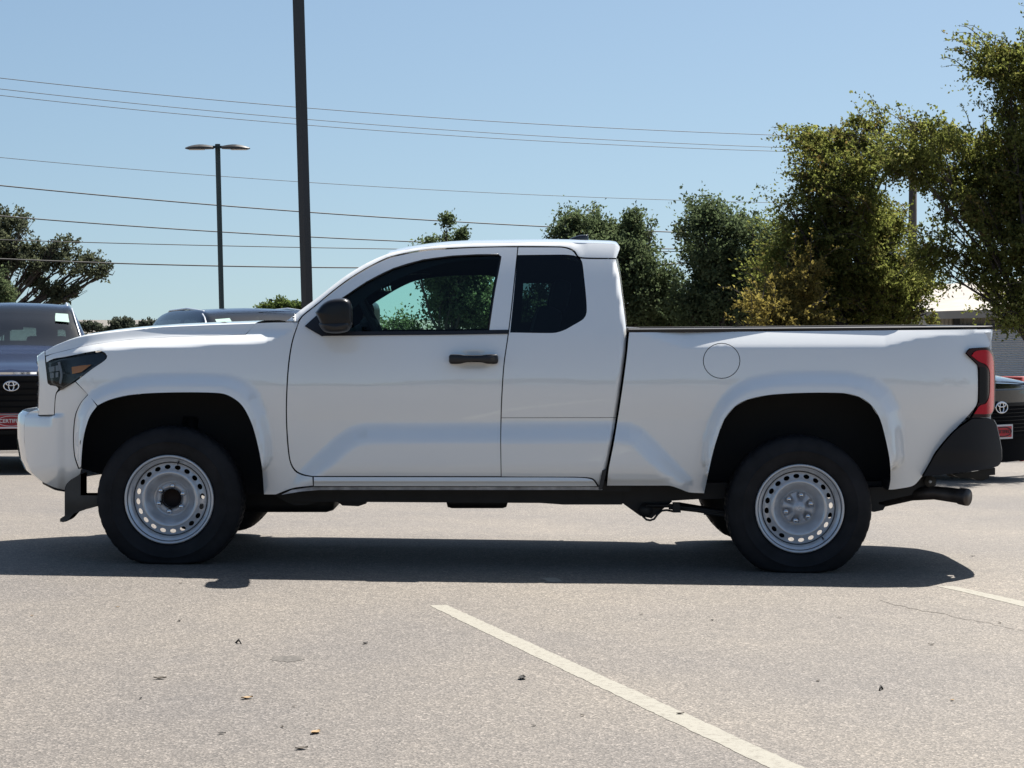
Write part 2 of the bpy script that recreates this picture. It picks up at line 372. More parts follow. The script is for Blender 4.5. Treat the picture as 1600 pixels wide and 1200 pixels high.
def loft(name, e, m, parent, n=15, up=(0, 0, 0), pw=2, t0=-1, t1=1, off=(0, 0, 0), upf=None, ang=None):
    """surface from a near-side edge across to its mirror, raised in the middle by 'up' (per point via upf)"""
    e = np.asarray(e); rows = []
    for t in np.linspace(t0, t1, n):
        q = e.copy(); q[:, 1] = YC + (e[:, 1] - YC) * -t if True else 0
        k = (1 - abs(t) ** pw)
        U = np.array(up)[None, :] if upf is None else upf
        rows.append(q + U * k + np.array(off))
    return MB().grid(rows).build(name, m, parent, ang=ang)
roofe = edge_pts([q for q in SIL if q[0] >= 600] + [(968, 385)], Drail); loft('roof', roofe, PT, T, n=25, up=(0, 0, .035), pw=2.6)
spo = edge_pts([(968, 385), (968.6, 389), (966, 396), (963, 403)], Drail); loft('roof_spoiler', spo, PT, T, n=15, up=(.006, 0, .01), pw=4)
wse = edge_pts([(q[0] + 4, q[1] + 3) for q in SIL if q[0] <= 638], Drail); loft('windshield', wse, M['glassf'], T, n=25, up=(-.035, 0, .0), pw=2.2)
# back of the cab: painted sides, glass in the middle
bk = [(963, 403.5), (965, 415), (968, 430), (972, 460), (976, 490), (978, 508)]
be = edge_pts(bk, Dcab); loft('rear_window', be, M['glassr'], T, n=15, t0=-.72, t1=.72, up=(.03, 0, 0), pw=3)
cb = loft('cab_back_panel', be, PT, T, n=5, t0=-1, t1=-.72, up=(.03, 0, 0), pw=3); mir(cb, 'cab_back_panel')
be2 = edge_pts([(978, 508), (979, 521), (977, 552), (971, 598), (963.6, 648), (956, 694), (948, 732), (942, 762)], Dcab); loft('cab_back_wall', be2, PT, T, n=9, up=(.02, 0, 0))
# ---- front fender
vS = lambda u: np.interp(u, [70, 84, 100, 120, 150, 200, 260, 330, 384], [556, 552, 548, 543, 537, 530.5, 526.5, 524, 522.5])
FEN = [(72, 567, 1), (71, 557, 1)] + [(float(u), float(vS(u))) for u in (84, 100, 120, 150, 200, 260, 330)] + [(384, 522.5, 1), (400, 504.5, 1), (430, 503.4), (462, 503.4, 1), (466.3, 504, 1), (456.6, 532.5), (450.8, 567), (447.8, 609), (447.2, 651), (449, 690), (452.8, 720), (460, 735), (472, 742), (488.5, 745, 1), (489.5, 759, 1), (486, 759.5, 1), (458, 763), (431, 773, 1), (412, 773, 1)] + [q for q in W_FRONT[::-1][1:] if q[0] > 152] + [(152.6, 634, 1), (118, 596, 1), (144, 576), (163, 563), (167, 556), (158, 548.6), (140, 550.3), (120, 554.3), (100, 558.3), (84, 561)]
panel('front_fender', FEN, D, PT, T)
FLP = [(138.4, 615.6, 1), (152, 634.6, 1), (141, 650), (134, 670), (130, 690), (128, 712), (127, 731, 1), (123, 731, 1), (117, 712), (115, 684), (118, 650), (126, 630)]
panel('fender_flare', FLP, D, PT, T, gap=.5)
# ---- hood
hu = np.unique(np.concatenate([np.linspace(71, 140, 14), np.linspace(140, 399, 34)]))
vTt = lambda u: np.interp(u, [58, 70, 84, 104, 120, 133, 165, 200, 264, 328, 400, 460], [556, 548.7, 540, 531.5, 526, 522.8, 518, 514, 509.2, 506.4, 504, 503]) + 1.2
rows = []
for t in np.linspace(0, 1, 9): v = vS(hu) + (vTt(hu) - vS(hu)) * t; v = np.where(hu > 384, np.minimum(v, 522.5 - (hu - 384) / 16 * 18 + 0 * v) * 0 + np.maximum(v * 0 + vTt(hu), v * (1 - np.clip((hu - 384) / 16, 0, 1)) + vTt(hu) * np.clip((hu - 384) / 16, 0, 1)), v); rows.append(P(hu, v, D(hu, v)))
e = rows[-1]
for t in np.linspace(-1, 0, 14)[1:]:
    q = e.copy(); q[:, 1] = YC + (e[:, 1] - YC) * -t; q[:, 2] += .016 * (1 - t ** 4) ; q[:, 0] -= .05 * (1 - t * t) * np.clip((140 - hu) / 80, 0, 1); rows.append(q)
half = np.array(rows); other = half[::-1][1:].copy(); other[:, :, 1] = 2 * YC - other[:, :, 1]
MB().grid(np.concatenate([half, other])).build('hood', PT, T)
cwe = edge_pts([(401, 508), (430, 508), (446, 507), (456, 505)], lambda u, v: D(u, v) + .03); loft('cowl', cwe, M['trim'], T, n=15, up=(0, 0, .004))
# ---- headlight
HL = [(71.5, 567.5, 1), (84, 562.6), (100, 560), (120, 556), (140, 552), (156, 550.4), (165, 556), (162, 562), (144, 575.4), (120, 591.3), (104, 603), (94, 609.2, 1), (91.5, 606), (86.7, 602), (79, 601), (75.5, 598.7), (73.5, 584)]
hl, hlf = panel('headlight', HL, D, M['lamp_inner'], T, gap=.3, off=.035, flange=0)
def sub(name, out, m, off, par=hl, parf=hlf, far=True, res=4, fn=D, flange=.01):
    a, b = panel(name, out, fn, m, par, gap=0, off=off, flange=flange, res=res, far=far)
    if b: b.parent = parf
    return a
sub('lens_cover', HL, M['clear'], .004, flange=0)
sub('turn_reflector', [(112, 573.5, 1), (127, 571, 1), (143, 569.6, 1), (127, 581.4, 1), (112.7, 584.4, 1)], M['amber'], .015)
for q in ([(76, 574, 1), (85, 572, 1), (85, 580, 1), (77, 581.5, 1)], [(86.5, 571.5, 1), (92, 570.5, 1), (92.5, 579, 1), (87, 580, 1)], [(77.5, 583.5, 1), (84, 582.5, 1), (84.5, 590, 1), (78.5, 591, 1)], [(86.5, 582, 1), (91, 581.4, 1), (91, 589, 1), (87, 590, 1)]):
    sub('projector', q, M['lens'], .012)
sub('light_guide', [(90, 566, 1), (93.5, 565, 1), (97.5, 585), (95, 600, 1), (92, 599, 1), (94, 585)], M['steel2'], .014)
sub('light_guide', [(98, 582, 1), (103, 581, 1), (103, 583.5, 1), (98, 584.5, 1)], M['chrome'], .012)
sub('lens_edge', [(93, 607.6, 1), (104, 601.2, 1), (120, 589.5, 1), (144, 573.6, 1), (162, 561, 1), (164.5, 557, 1), (166, 557.5, 1), (163, 563, 1), (144, 576.2, 1), (120, 592, 1), (104, 603.8, 1), (94, 609.6, 1)], M['gloss'], -.002)
# ---- grille surround, bumper
SUR = [(59.5, 557, 1), (70, 549.2, 1), (71, 567.6, 1), (73, 584), (75, 599), (79, 601.8), (86.7, 602.8), (91.5, 607), (88, 613), (86, 622), (84.5, 648, 1), (60, 648.6, 1), (61, 620), (61.6, 595), (60.6, 577)]
DS = lambda u, v: D(u, v) + .012
panel('grille_surround', SUR, DS, PT, T, gap=.3, res=4)
BMP = [(38.8, 652), (42, 646), (49, 642.6), (59.5, 640.8, 1), (60, 649.4, 1), (85, 648.6, 1), (86.6, 622), (89, 613.5), (94.5, 609.4, 1), (117.6, 596.4, 1), (137.6, 616.2, 1), (125.4, 631), (117.4, 650), (114.4, 684), (116.4, 713), (122.4, 732, 1), (127, 732, 1), (125, 741), (111, 750), (103.5, 758), (101, 767, 1), (86, 763.4), (68, 754.5), (50, 738.5), (42, 720), (38, 690), (37.6, 664)]
def Db(u, v): return D(u, v) - .03 * s01((v - 646) / 6.) * s01((104 - u) / 16.) + .015 + .045 * np.clip((669 - v) / 21., 0, 1) ** 1.5 * s01((85 - u) / 8.)
panel('front_bumper', BMP, Db, PT, T, gap=.45, res=3.5)
fe1 = edge_pts([(70, 549.2), (59.5, 557), (60.6, 577), (61.6, 595), (61, 620), (60, 648.6)], DS)
g1 = loft('grille_frame', fe1, PT, T, n=5, t0=-1, t1=-.78, up=(-.10, 0, 0)); mir(g1, 'grille_frame')
gr = loft('grille', fe1, M['gloss'], T, n=21, t0=-.78, t1=.78, up=(-.09, 0, 0), off=(.012, 0, 0))
bars = MB()
for k, z in enumerate(np.linspace(.86, 1.10, 5)):
    bars.tube([(float(fe1[2][0]) - .098 * (1 - t * t) + .004, YC - t * (YC - fe1[2][1]), z) for t in np.linspace(-.76, .76, 17)], .012, 6)
bars.build('grille_bars', M['trim'], gr)
be1 = edge_pts([(60, 648.6), (46, 644), (39.6, 650), (37.6, 664), (38, 690), (42, 720), (50, 738.5), (68, 754.5), (86, 763.4), (101, 767)], Db)
loft('front_bumper_face', be1, PT, T, n=21, up=(-.12, 0, 0), pw=2.4)
inta = loft('lower_intake', be1[4:7] , M['gloss'], T, n=17, t0=-.6, t1=.6, up=(-.12, 0, 0), pw=2.4, off=(-.006, 0, 0))
lip = [(66, 753.4, 1), (86, 762.2), (101, 765.6, 1), (101, 768.4, 1), (86, 765.6), (67, 756.4, 1)]
panel('bumper_lip', lip, Db, M['trim'], T, gap=0, off=-.004, res=3)
DAM = [(126, 740.5, 1), (111, 750), (103.6, 758), (101, 768, 1), (101, 806, 1), (94, 810.5), (93.6, 815), (103.5, 815), (115.5, 802.5, 1), (135, 795.6, 1), (168, 787, 1), (168, 774, 1), (126, 774, 1)]
panel('air_dam', DAM, lambda u, v: .10 + .0008 * np.clip(130 - u, 0, 99) + .03 * s01((v - 780) / 30), M['dusty'], T, gap=0, flange=.16)
# ---- cargo bed
FUEL = [(1127.5 + 29.2 * math.cos(t), 563.8 + 28 * math.sin(t)) for t in np.linspace(0, 2 * math.pi, 29)[:-1]]
BED = [(983, 519, 1), (1100, 518.4, 1), (1300, 516.6, 1), (1551, 514.2, 1), (1551, 524), (1548, 536), (1545.6, 542.4, 1), (1514.5, 544.6, 1), (1508.5, 552, 1), (1527, 570.4, 1), (1528.2, 580), (1527.6, 628), (1522, 639), (1490.5, 673.5), (1463, 706), (1453.5, 722), (1441, 744.5, 1), (1428, 758.5), (1410, 763), (1388, 766, 1)] + W_REAR[::-1][1:-1] + [(1100.5, 771, 1), (1076, 769.4), (1062.5, 764.4), (1047, 759.4), (1020, 759, 1), (948, 759, 1), (951, 732), (958.5, 694), (966, 648), (973.6, 598), (979.6, 552), (981.6, 530)]
def Dbed(u, v): return D(u, v) + .010 * s01((v - 747) / 3.) * s01((1060 - u) / 20.) * 1.0 - .006 * np.exp(-((v - 750) / 3.) ** 2) * s01((1050 - u) / 20.)
bed, bedf = panel('cargo_bed_side', BED, Dbed, PT, T, holes=[FUEL], gap=.35)
a, _ = panel('fuel_door', FUEL, Dbed, PT, T, gap=1.15, far=False)
rl = edge_pts([(982, 516.5), (1200, 515), (1400, 513.2), (1551, 512)], lambda u, v: D(u, v))
z1 = rl[:, 2]
cap_ = []
for dy, dz in ((.004, -.012), (-.002, -.006), (-.002, .006), (.012, .011), (.085, .011), (.085, -.004)):
    q = rl.copy(); q[:, 1] += dy; q[:, 2] += dz; cap_.append(q)
o = MB().grid(cap_).build('bed_rail_cap', M['trim'], T, ang=50); mir(o)
# inner bed walls, floor, front wall, tailgate
x0 = float(rl[0][0]) + .03; x1 = float(rl[-1][0]) - .02; zt = float(rl[0][2]); zf = zt - .50
wb = MB(); wx0 = float(P(1085, 600, .1)[0]); wx1 = float(P(1410, 600, .1)[0])
wb.box(((x0 + wx0) / 2, .21, (zt + zf) / 2 - .01), (wx0 - x0, .03, zt - zf)); wb.box(((x1 + wx1) / 2, .21, (zt + zf) / 2 - .01), (x1 - wx1, .03, zt - zf)); wb.box(((wx0 + wx1) / 2, .21, zt - .13), (wx1 - wx0, .03, .24))
o = wb.build('inner_bed_wall', PT, T, smooth=False); mir(o)
MB().box(((x0 + wx0) / 2, YC, zf), (wx0 - x0, 1.52, .04)).box(((wx1 + x1) / 2, YC, zf), (x1 - wx1, 1.52, .04)).box(((wx0 + wx1) / 2, YC, zf), (wx1 - wx0, .96, .04)).build('bed_floor', M['bedliner'], T, smooth=False)
wh = MB().box(((wx0 + wx1) / 2, .34, zt - .26), (wx1 - wx0, .30, .03), .0); wh.box(((wx0 + wx1) / 2, .505, zt - .40), (wx1 - wx0, .03, .30)); o = wh.build('wheel_housing', PT, T, smooth=False); mir(o)
MB().box((x0, YC, (zt + zf) / 2 + .0), (.05, 1.66, zt - zf - .02), .01).build('bed_front_wall', PT, T, smooth=False)
MB().box((x0, YC, zt), (.07, 1.62, .03), .006).build('front_wall_cap', M['trim'], T, smooth=False)
tg = MB().box((x1 - .02, YC, (zt + zf) / 2 - .02), (.07, 1.50, zt - zf + .06), .015); tgo = tg.build('tailgate', PT, T, ang=40)
MB().box((x1 - .02, YC, zt + .015), (.085, 1.48, .02), .006).build('tailgate_cap', M['trim'], tgo, smooth=False)
MB().box((x1 + .02, YC, zt - .10), (.02, .26, .08), .01).build('tailgate_handle', M['trim'], tgo, smooth=False)
rc = MB().box((x1 - .09, .30, (zt + zf) / 2 - .02), (.05, .16, zt - zf + .06), .01); o = rc.build('bed_corner_post', PT, T, ang=40); mir(o)
# ---- tail light
TL = [(1509.5, 552, 1), (1515, 545.4), (1528, 543.6), (1543, 543.6), (1549, 547), (1553.5, 556), (1555, 570), (1555.5, 597), (1554.5, 636), (1551, 645), (1546, 652, 1), (1517.5, 653, 1), (1523, 645), (1528.5, 629, 1), (1529.2, 580), (1527.8, 570, 1)]
def Dt(u, v): return .058 + .11 * np.clip((u - 1435) / 115., 0, 1.3) ** 2.6 + .13 * np.clip((u - 1540) / 15., 0, 1.1) ** 2.2 + 0 * v
tl, tlf = panel('tail_light', TL, Dt, M['reddark'], T, gap=.3, res=3, flange=.05, off=-.004)
sub('red_lens', [(1518, 556, 1), (1524, 549), (1542, 547), (1549, 553), (1552.5, 566), (1553.4, 600), (1552.4, 635), (1548, 646), (1522, 647, 1), (1531, 634), (1541, 630), (1546, 618), (1547, 600), (1546.5, 580), (1541, 570), (1530, 565)], M['red'], -.010, tl, tlf, fn=Dt, res=3)
sub('smoked_panel', [(1530.5, 574, 1), (1538, 574), (1543, 581), (1543.5, 618), (1540, 628), (1530, 630, 1)], mat('smoked_black', (.006, .006, .008), .25, spec=.25), -.009, tl, tlf, fn=Dt, res=3)
# ---- rear bumper
RB = [(1442, 744.5, 1), (1454.5, 722.6), (1464, 706.6), (1491.5, 674.3), (1519, 654.2, 1), (1546, 654), (1553, 657), (1557, 664), (1561.5, 684), (1565, 704), (1565, 720), (1559.5, 728.5), (1533, 734.4), (1470, 742.6)]
def Drb(u, v): return .05 + .20 * np.clip((u - 1480) / 85., 0, 1.1) ** 2.6 + .02 * s01((v - 700) / 30.)
panel('rear_bumper_end', RB, Drb, M['bumper'], T, gap=.3, flange=.06)
rbe = edge_pts([(1553, 657), (1557, 664), (1561.5, 684), (1565, 704), (1565, 720), (1559.5, 728.5)], Drb); loft('rear_bumper', rbe, M['bumper'], T, n=15, up=(.06, 0, 0), pw=4)
st = edge_pts([(1519, 654.4), (1546, 654), (1553, 657)], Drb); loft('bumper_step', st, M['bumper'], T, n=9)
# ---- dark shell behind the panel gaps (keeps windows and wheel openings open)
def away(L, cx, cy, d): return [(u + d * (u - cx) / math.hypot(u - cx, v - cy), v + d * (v - cy) / math.hypot(u - cx, v - cy)) for u, v in L][::-1]
WR2 = away(W_REAR, 1248, 730, 7)[1:-1]; WF2 = away(W_FRONT, 270, 730, 7)[1:-1]
SHB = [(150, 585), (172, 560), (190, 545), (300, 530), (395, 520), (440, 512), (466, 512), (500, 478), (546, 442), (610, 407), (670, 394), (740, 390), (880, 391), (955, 408), (966, 470), (973, 525), (1000, 526), (1530, 522), (1535, 545), (1500, 560), (1515, 600), (1508, 640), (1440, 738), (1425, 752), (1394, 758)] + WR2 + [(1060, 757), (940, 757), (500, 757), (440, 766)] + WF2
SHB = [(a_[0], a_[1], 1) for a_ in SHB]
near_hole = [(519, 521, 1), (530, 506), (548, 487), (570, 467), (600, 447), (640, 428), (680, 415), (706, 409), (745, 405), (777, 404), (779, 407), (769, 456), (761, 519, 1)]
far_hole = [(534, 519, 1), (533, 500), (537, 487), (550, 474), (576, 458), (603, 443), (630, 432), (665, 425.5), (700, 423), (740, 422), (768, 424), (775, 432), (772, 470), (766, 518, 1)]
hr1 = [(800, 516, 1), (811, 403, 1), (886, 402), (902, 405), (907, 412), (913, 488), (895, 505), (864, 517)]
hr2 = [(816, 505, 1), (820, 436, 1), (868, 436), (878, 442), (882, 480), (872, 500)]
a, _ = panel('inner_shell', SHB, Dshell, M['shell'], T, holes=[near_hole, hr1], gap=0, res=9, flange=0, off=.006, far=False)
na, nb = panel('inner_shell', SHB, Dshell, M['shell'], T, holes=[far_hole, hr2], gap=0, res=9, flange=.05, off=.006)
bpy.data.objects.remove(na)
# ---- wheel arch liners
for Wl in (W_FRONT, W_REAR):
    L = np.array(Wl); rows = [P(L[:, 0], L[:, 1], y) for y in (.015, .10, .30, .47)]
    o = MB().grid(rows).build('wheel_arch_liner', M['liner'], T); mir(o)
    q = P(L[:, 0], L[:, 1], .02)
    b_ = MB(); e = np.array(P(L[:, 0], L[:, 1], .47)); c = e.mean(0); c[2] = e[:, 2].min()
    n_ = len(e); b_.add(list(e) + [c], [(i, i + 1, n_) for i in range(n_ - 1)]); o = b_.build('arch_back_wall', M['liner'], T); mir(o)

# ------------------------------------------------------------------ wheels
def wheel(cx, cz, zg, side, cap, name='wheel'):
    """side: +1 near (outer face towards -y), -1 far"""
    R = .386
    w = bpy.data.objects.new(name, None); C.objects.link(w); w.parent = T; w.matrix_parent_inverse = world_of(T).inverted()
    yo = .028; w.location = (cx, yo + .12 if side > 0 else 2 * YC - yo - .12, cz); w.empty_display_size = .1
    fy = lambda y: y if side > 0 else 2 * YC - y
    prof = [(.238, yo + .045), (.243, yo + .020), (.262, yo + .008), (.285, yo + .000), (.305, yo - .003), (.309, yo - .006), (.313, yo - .003), (.335, yo + .002), (.352, yo + .008), (.364, yo + .014), (.376, yo + .022), (.384, yo + .036), (.386, yo + .055), (.379, yo + .060), (.379, yo + .066), (.388, yo + .070), (.389, yo + .115), (.380, yo + .119), (.380, yo + .125), (.389, yo + .129), (.388, yo + .175), (.379, yo + .179), (.386, yo + .186), (.384, yo + .205), (.372, yo + .225), (.34, yo + .243), (.29, yo + .246), (.25, yo + .235), (.238, yo + .20)]
    n = 160; g = []
    for i, (r_, y) in enumerate(prof):
        row = []; r_ = r_ * (1 + .014 * min(1, max(0, (r_ - .27) / .08)))
        for k in range(n):
            rr = r_
            if 8 < i < 25 and i not in (13, 14, 17, 18, 21) and (k + (i // 2)) % 4 == 0: rr -= .007 if i > 11 else .004
            x = cx + rr * math.cos(2 * math.pi * k / n); z = cz + rr * math.sin(2 * math.pi * k / n); yy = y
            if z < zg + .03:
                yy += (-.010 if y < yo + .1 else .010) * min(1, (zg + .03 - z) / .04) if .27 < r_ < .38 else 0
            dz_ = z - zg
            if dz_ < .03: dz_ = .001 + .029 * max(0, (dz_ + .032) / .062) ** 1.9
            z = zg + dz_; row.append((x, fy(yy), z))
        g.append(row)
    MB().grid(g, True).build('tyre', M['tyre'], w, ang=60)
    c = (cx, 0, cz)
    def lat(prof, n=72): return MB().lathe_y((cx, fy(0) if side < 0 else 0, cz), [(r_, y if side > 0 else -y) for r_, y in prof], n)
    # rim barrel with its lip
    rim = lat([(.2405, yo + .040), (.2405, yo + .018), (.237, yo + .011), (.230, yo + .012), (.226, yo + .020), (.222, yo + .030), (.214, yo + .034), (.207, yo + .040), (.203, yo + .055), (.198, yo + .075), (.196, yo + .12), (.205, yo + .16), (.226, yo + .20), (.2405, yo + .225)]).build('rim', M['steel'], w)
    # disc with hand holes, cut for real
    rp = np.array([.040, .052, .088, .094, .100, .112, .126, .134, .142, .150, .158, .166, .180, .190, .1965])
    yp = np.array([.112, .110, .110, .109, .103, .078, .055, .043, .0385, .041, .048, .056, .062, .066, .074]) + yo
    rr_ = np.array([.052, .066, .080, .092, .100, .108, .116, .124, .132, .140, .148, .155])
    pts = []; ed = []; holes = []
    def loop(L):
        b = len(pts); pts.extend([tuple(q) for q in L]); ed.extend([(b + i, b + (i + 1) % len(L)) for i in range(len(L))])
    circ = lambda r_, n_, cx_=0, cy_=0, sx=1, rot=0: np.array([(cx_ + r_ * sx * math.cos(t) * math.cos(rot) - r_ * math.sin(t) * math.sin(rot), cy_ + r_ * sx * math.cos(t) * math.sin(rot) + r_ * math.sin(t) * math.cos(rot)) for t in np.linspace(0, 2 * math.pi, n_ + 1)[:-1]])
    outer = circ(.1965, 80); inner = circ(.050, 32); loop(outer); loop(inner)
    for k in range(20):
        t = 2 * math.pi * (k + .25) / 20; h = circ(.0165, 14, .1735 * math.cos(t), .1735 * math.sin(t), .72, t); holes.append(h); loop(h)
    for r_ in rr_: pts.extend([tuple(q) for q in circ(r_, int(30 + r_ * 250))])
    for k in range(20):
        t = 2 * math.pi * (k + .75) / 20; pts.append((.1735 * math.cos(t), .1735 * math.sin(t))); pts.append((.188 * math.cos(t), .188 * math.sin(t)))
    vv, _, ff, *_ = geometry.delaunay_2d_cdt([Vector(q) for q in pts], ed, [], 0, 1e-6)
    V = np.array([tuple(q) for q in vv]); Fc = np.array([tuple(f) for f in ff]); cen = V[Fc].mean(1)
    rc_ = np.linalg.norm(cen, axis=1); k = (rc_ > .0497) & inside(cen, outer)
    for h in holes: k &= ~inside(cen, h)
    Fc = Fc[k]; rv = np.linalg.norm(V, axis=1); yv = np.interp(rv, rp, yp)
    dr = (np.interp(rv + .003, rp, yp) - np.interp(rv - .003, rp, yp)) / .006
    N = np.stack([dr * V[:, 0] / (rv + 1e-9), -np.ones(len(V)), dr * V[:, 1] / (rv + 1e-9)], -1); N /= np.linalg.norm(N, axis=1)[:, None]
    X = np.stack([cx + V[:, 0], yv, cz + V[:, 1]], -1)
    fn = np.cross(X[Fc[:, 1]] - X[Fc[:, 0]], X[Fc[:, 2]] - X[Fc[:, 0]]); fl = (fn * N[Fc[:, 0]]).sum(1) < 0; Fc[fl] = Fc[fl][:, ::-1]
    verts = X.tolist(); nor = N.tolist(); faces = Fc.tolist()
    for h in holes:
        rv = np.linalg.norm(h, axis=1); yv = np.interp(rv, rp, yp); A = np.stack([cx + h[:, 0], yv, cz + h[:, 1]], -1); hc = h.mean(0)
        q = np.stack([hc[0] - h[:, 0], 0 * h[:, 0], hc[1] - h[:, 1]], -1); q /= np.linalg.norm(q, axis=1)[:, None]
        b = len(verts); m_ = len(h); verts += A.tolist() + (A + [0, .008, 0]).tolist(); nor += q.tolist() * 2
        faces += [[b + i, b + (i + 1) % m_, b + m_ + (i + 1) % m_, b + m_ + i] for i in range(m_)]
    if side > 0: mk('wheel_disc', verts, faces, M['steel'], w, normals=nor)
    else: mirror_obj('wheel_disc', verts, faces, nor, M['steel'], w)
    rot0 = rad(78 if cap else 82)
    lat([(.0885, yo + .1095), (.0875, yo + .1045), (.052, yo + .1045), (.049, yo + .115)], 48).build('hub_face', M['steel2'], w)
    if cap:
        g = []
        for r_, y in ((.086, .105), (.086, .090), (.078, .086), (.062, .083), (.050, .072), (.036, .064), (.032, .056), (.0, .056)):
            row = []
            for k in range(72):
                t = 2 * math.pi * k / 72; lob = .5 + .5 * math.cos(6 * (t - rot0))     # pockets at the nuts
                yy = y + (.026 * s01(np.array(lob * 1.6 - .35)) if .04 < r_ < .08 else 0)
                row.append((cx + r_ * math.cos(t), fy(yo + float(yy)), cz + r_ * math.sin(t)))
            g.append(row)
        MB().grid(g, True).build('hub_cap', M['steel2'], w)
        em = MB()
        for ax, az, dz in ((.017, .0115, 0), (.0065, .0110, 0), (.0115, .0045, .006)):
            em.tube([(cx + ax * math.cos(t), fy(yo + .055), cz + dz + az * math.sin(t)) for t in np.linspace(0, 2 * math.pi, 25)], .0013, 5, cap=False)
        em.build('hub_emblem', M['chrome'], w)
    else:
        lat([(.052, yo + .085), (.050, yo + .088), (.049, yo + .14), (.0, yo + .14)], 32).build('hub_bore', M['hubhole'], w)
    for k in range(6):
        t = rot0 + k * math.pi / 3; nx = cx + .0700 * math.cos(t); nz = cz + .0700 * math.sin(t)
        pr = [(.0155, .110), (.0155, .080), (.0135, .070), (.008, .064), (0, .063)]
        MB().lathe_y((nx, fy(0) if side < 0 else 0, nz), [(r_, (yo + y) if side > 0 else -(yo + y)) for r_, y in pr], 12).build('lug_nut', M['nut'], w)
    MB().tube([(cx + .21 * math.cos(rad(cap and -52 or 76)), fy(yo + .036), cz + .21 * math.sin(rad(cap and -52 or 76))), (cx + .196 * math.cos(rad(cap and -52 or 76)), fy(yo + .02), cz + .196 * math.sin(rad(cap and -52 or 76)))], .0045, 8).build('valve_stem', M['trim'], w)
    sm_ = lat([(.1995, yo + .0705), (.1955, yo + .0700)], 72); sm_.add(*(lambda q: (q.v, q.f))(lat([(.2250, yo + .0205), (.2225, yo + .0270)], 72))); sm_.build('rim_seam', M['liner'], w)
    # brake disc and hub behind
    lat([(.0, yo + .15), (.150, yo + .15), (.150, yo + .175), (.05, yo + .18), (.05, yo + .26)], 40).build('brake_disc', M['chassis'], w)
    return w
FWX, FWZ = [float(q) for q in P(264.8, 780.2, .06)[[0, 2]]]; RWX, RWZ = [float(q) for q in P(1249.2, 794.5, .06)[[0, 2]]]
wheel(FWX, FWZ, gz(FWX, 0), 1, False); wheel(RWX, RWZ, gz(RWX, 0), 1, True)
wheel(FWX, FWZ, gz(FWX, 0), -1, False); wheel(RWX, RWZ, gz(RWX, 0), -1, True)

# ------------------------------------------------------------------ underbody
def bar(name, quad, y0, y1, m=M['chassis'], far=True, parent=T):
    """prism with the photo outline quad between depths y0 and y1"""
    A = P(np.array([q[0] for q in quad]), np.array([q[1] for q in quad]), y0); B = A.copy(); B[:, 1] = y1
    n = len(quad); o = MB().add(list(A) + list(B), [tuple(range(n)), tuple(range(2 * n - 1, n - 1, -1))] + [(i, i + n, (i + 1) % n + n, (i + 1) % n) for i in range(n)]).build(name, m, parent, smooth=False)
    if far: mir(o)
    return o
bar('frame_rail', [(425, 760), (1395, 752), (1430, 752), (1400, 776), (1090, 780), (975, 787), (842, 786), (580, 784.5), (545, 784), (500, 784), (445, 783), (432, 776)], .33, .43)
bar('floor_pan', [(475, 752), (985, 752), (985, 768), (475, 768)], .17, 2 * YC - .10, far=False)
bar('skid_plate', [(434, 776), (570, 778), (572, 787), (560, 791), (535, 790), (528, 784.5), (500, 784), (480, 789), (462, 790), (446, 784)], .40, 1.2, far=False)
bar('fuel_tank', [(820, 765), (972, 765), (972, 788.5), (880, 788.5), (845, 786)], .32, .95, far=False)
bar('cross_member', [(965, 768), (1045, 768), (1050, 784), (1030, 800), (1018, 810), (1000, 806), (975, 788)], .34, 1.5, far=False)
MB().tube([p(1009, 797, .30), p(1009, 797, .36)], .038, 20).build('spring_eye', M['chassis'], T)
MB().tube([p(u, v, .32) for u, v in ((1004, 806), (1010, 812), (1016, 813), (1022, 811), (1028, 803), (1034, 798), (1042, 797), (1052, 799))], .006, 8).build('brake_hose', M['trim'], T)
lf = MB()
for k in range(3): lf.tube([p(u, v + k * 2.6, .30) for u, v in ((1009, 790), (1045, 790), (1100, 796), (1180, 806), (1240, 809), (1300, 802), (1370, 780), (1420, 762), (1452, 753))][k:9 - k * 2], .011, 4, sq=True)
o = lf.build('leaf_spring', M['chassis'], T); mir(o)
bar('spring_shackle', [(1052, 786), (1062, 786), (1064, 801), (1052, 801)], .27, .33)
MB().tube([p(1060, 790, .4), p(1120, 800, .4)], .02, 8).build('shock_absorber', M['chassis'], T)
MB().tube([(RWX, .25, RWZ), (RWX, 2 * YC - .25, RWZ)], .05, 14).build('rear_axle', M['chassis'], T)
MB().tube([(RWX, YC - .17, RWZ), (RWX, YC - .12, RWZ), (RWX, YC, RWZ), (RWX, YC + .12, RWZ), (RWX, YC + .17, RWZ)], [.06, .14, .17, .14, .06], 16).build('differential', M['chassis'], T)
MB().tube([(FWX, .25, FWZ), (FWX, 2 * YC - .25, FWZ)], .035, 12).build('front_axle', M['chassis'], T)
MB().tube([(FWX + .02, .42, FWZ + .02), (FWX + .05, .48, FWZ + .42)], .045, 14).build('coil_spring', M['chassis'], T)
bar('spring_hanger', [(1353, 762), (1400, 760), (1440, 746), (1452, 742), (1462, 747), (1462, 758), (1454, 764), (1430, 772), (1390, 781), (1373, 785), (1373, 788), (1384, 790), (1380, 797), (1366, 800), (1354, 798)], .26, .33)
MB().tube([p(1453.5, 752.5, .22), p(1453.5, 752.5, .34)], .032, 20).build('shackle_bush', M['dusty'], T)
MB().tube([p(1453.5, 752.5, .212), p(1453.5, 752.5, .23)], .009, 12).build('shackle_bolt', M['steel'], T)
ex = MB(); ex.tube([p(u, v, y) for u, v, y in ((1330, 800, .62), (1380, 783, .45), (1425, 772, .30), (1460, 770, .22), (1500, 775, .17), (1503, 775.2, .165))], [.033, .033, .036, .037, .041, .045], 20, cap=False)
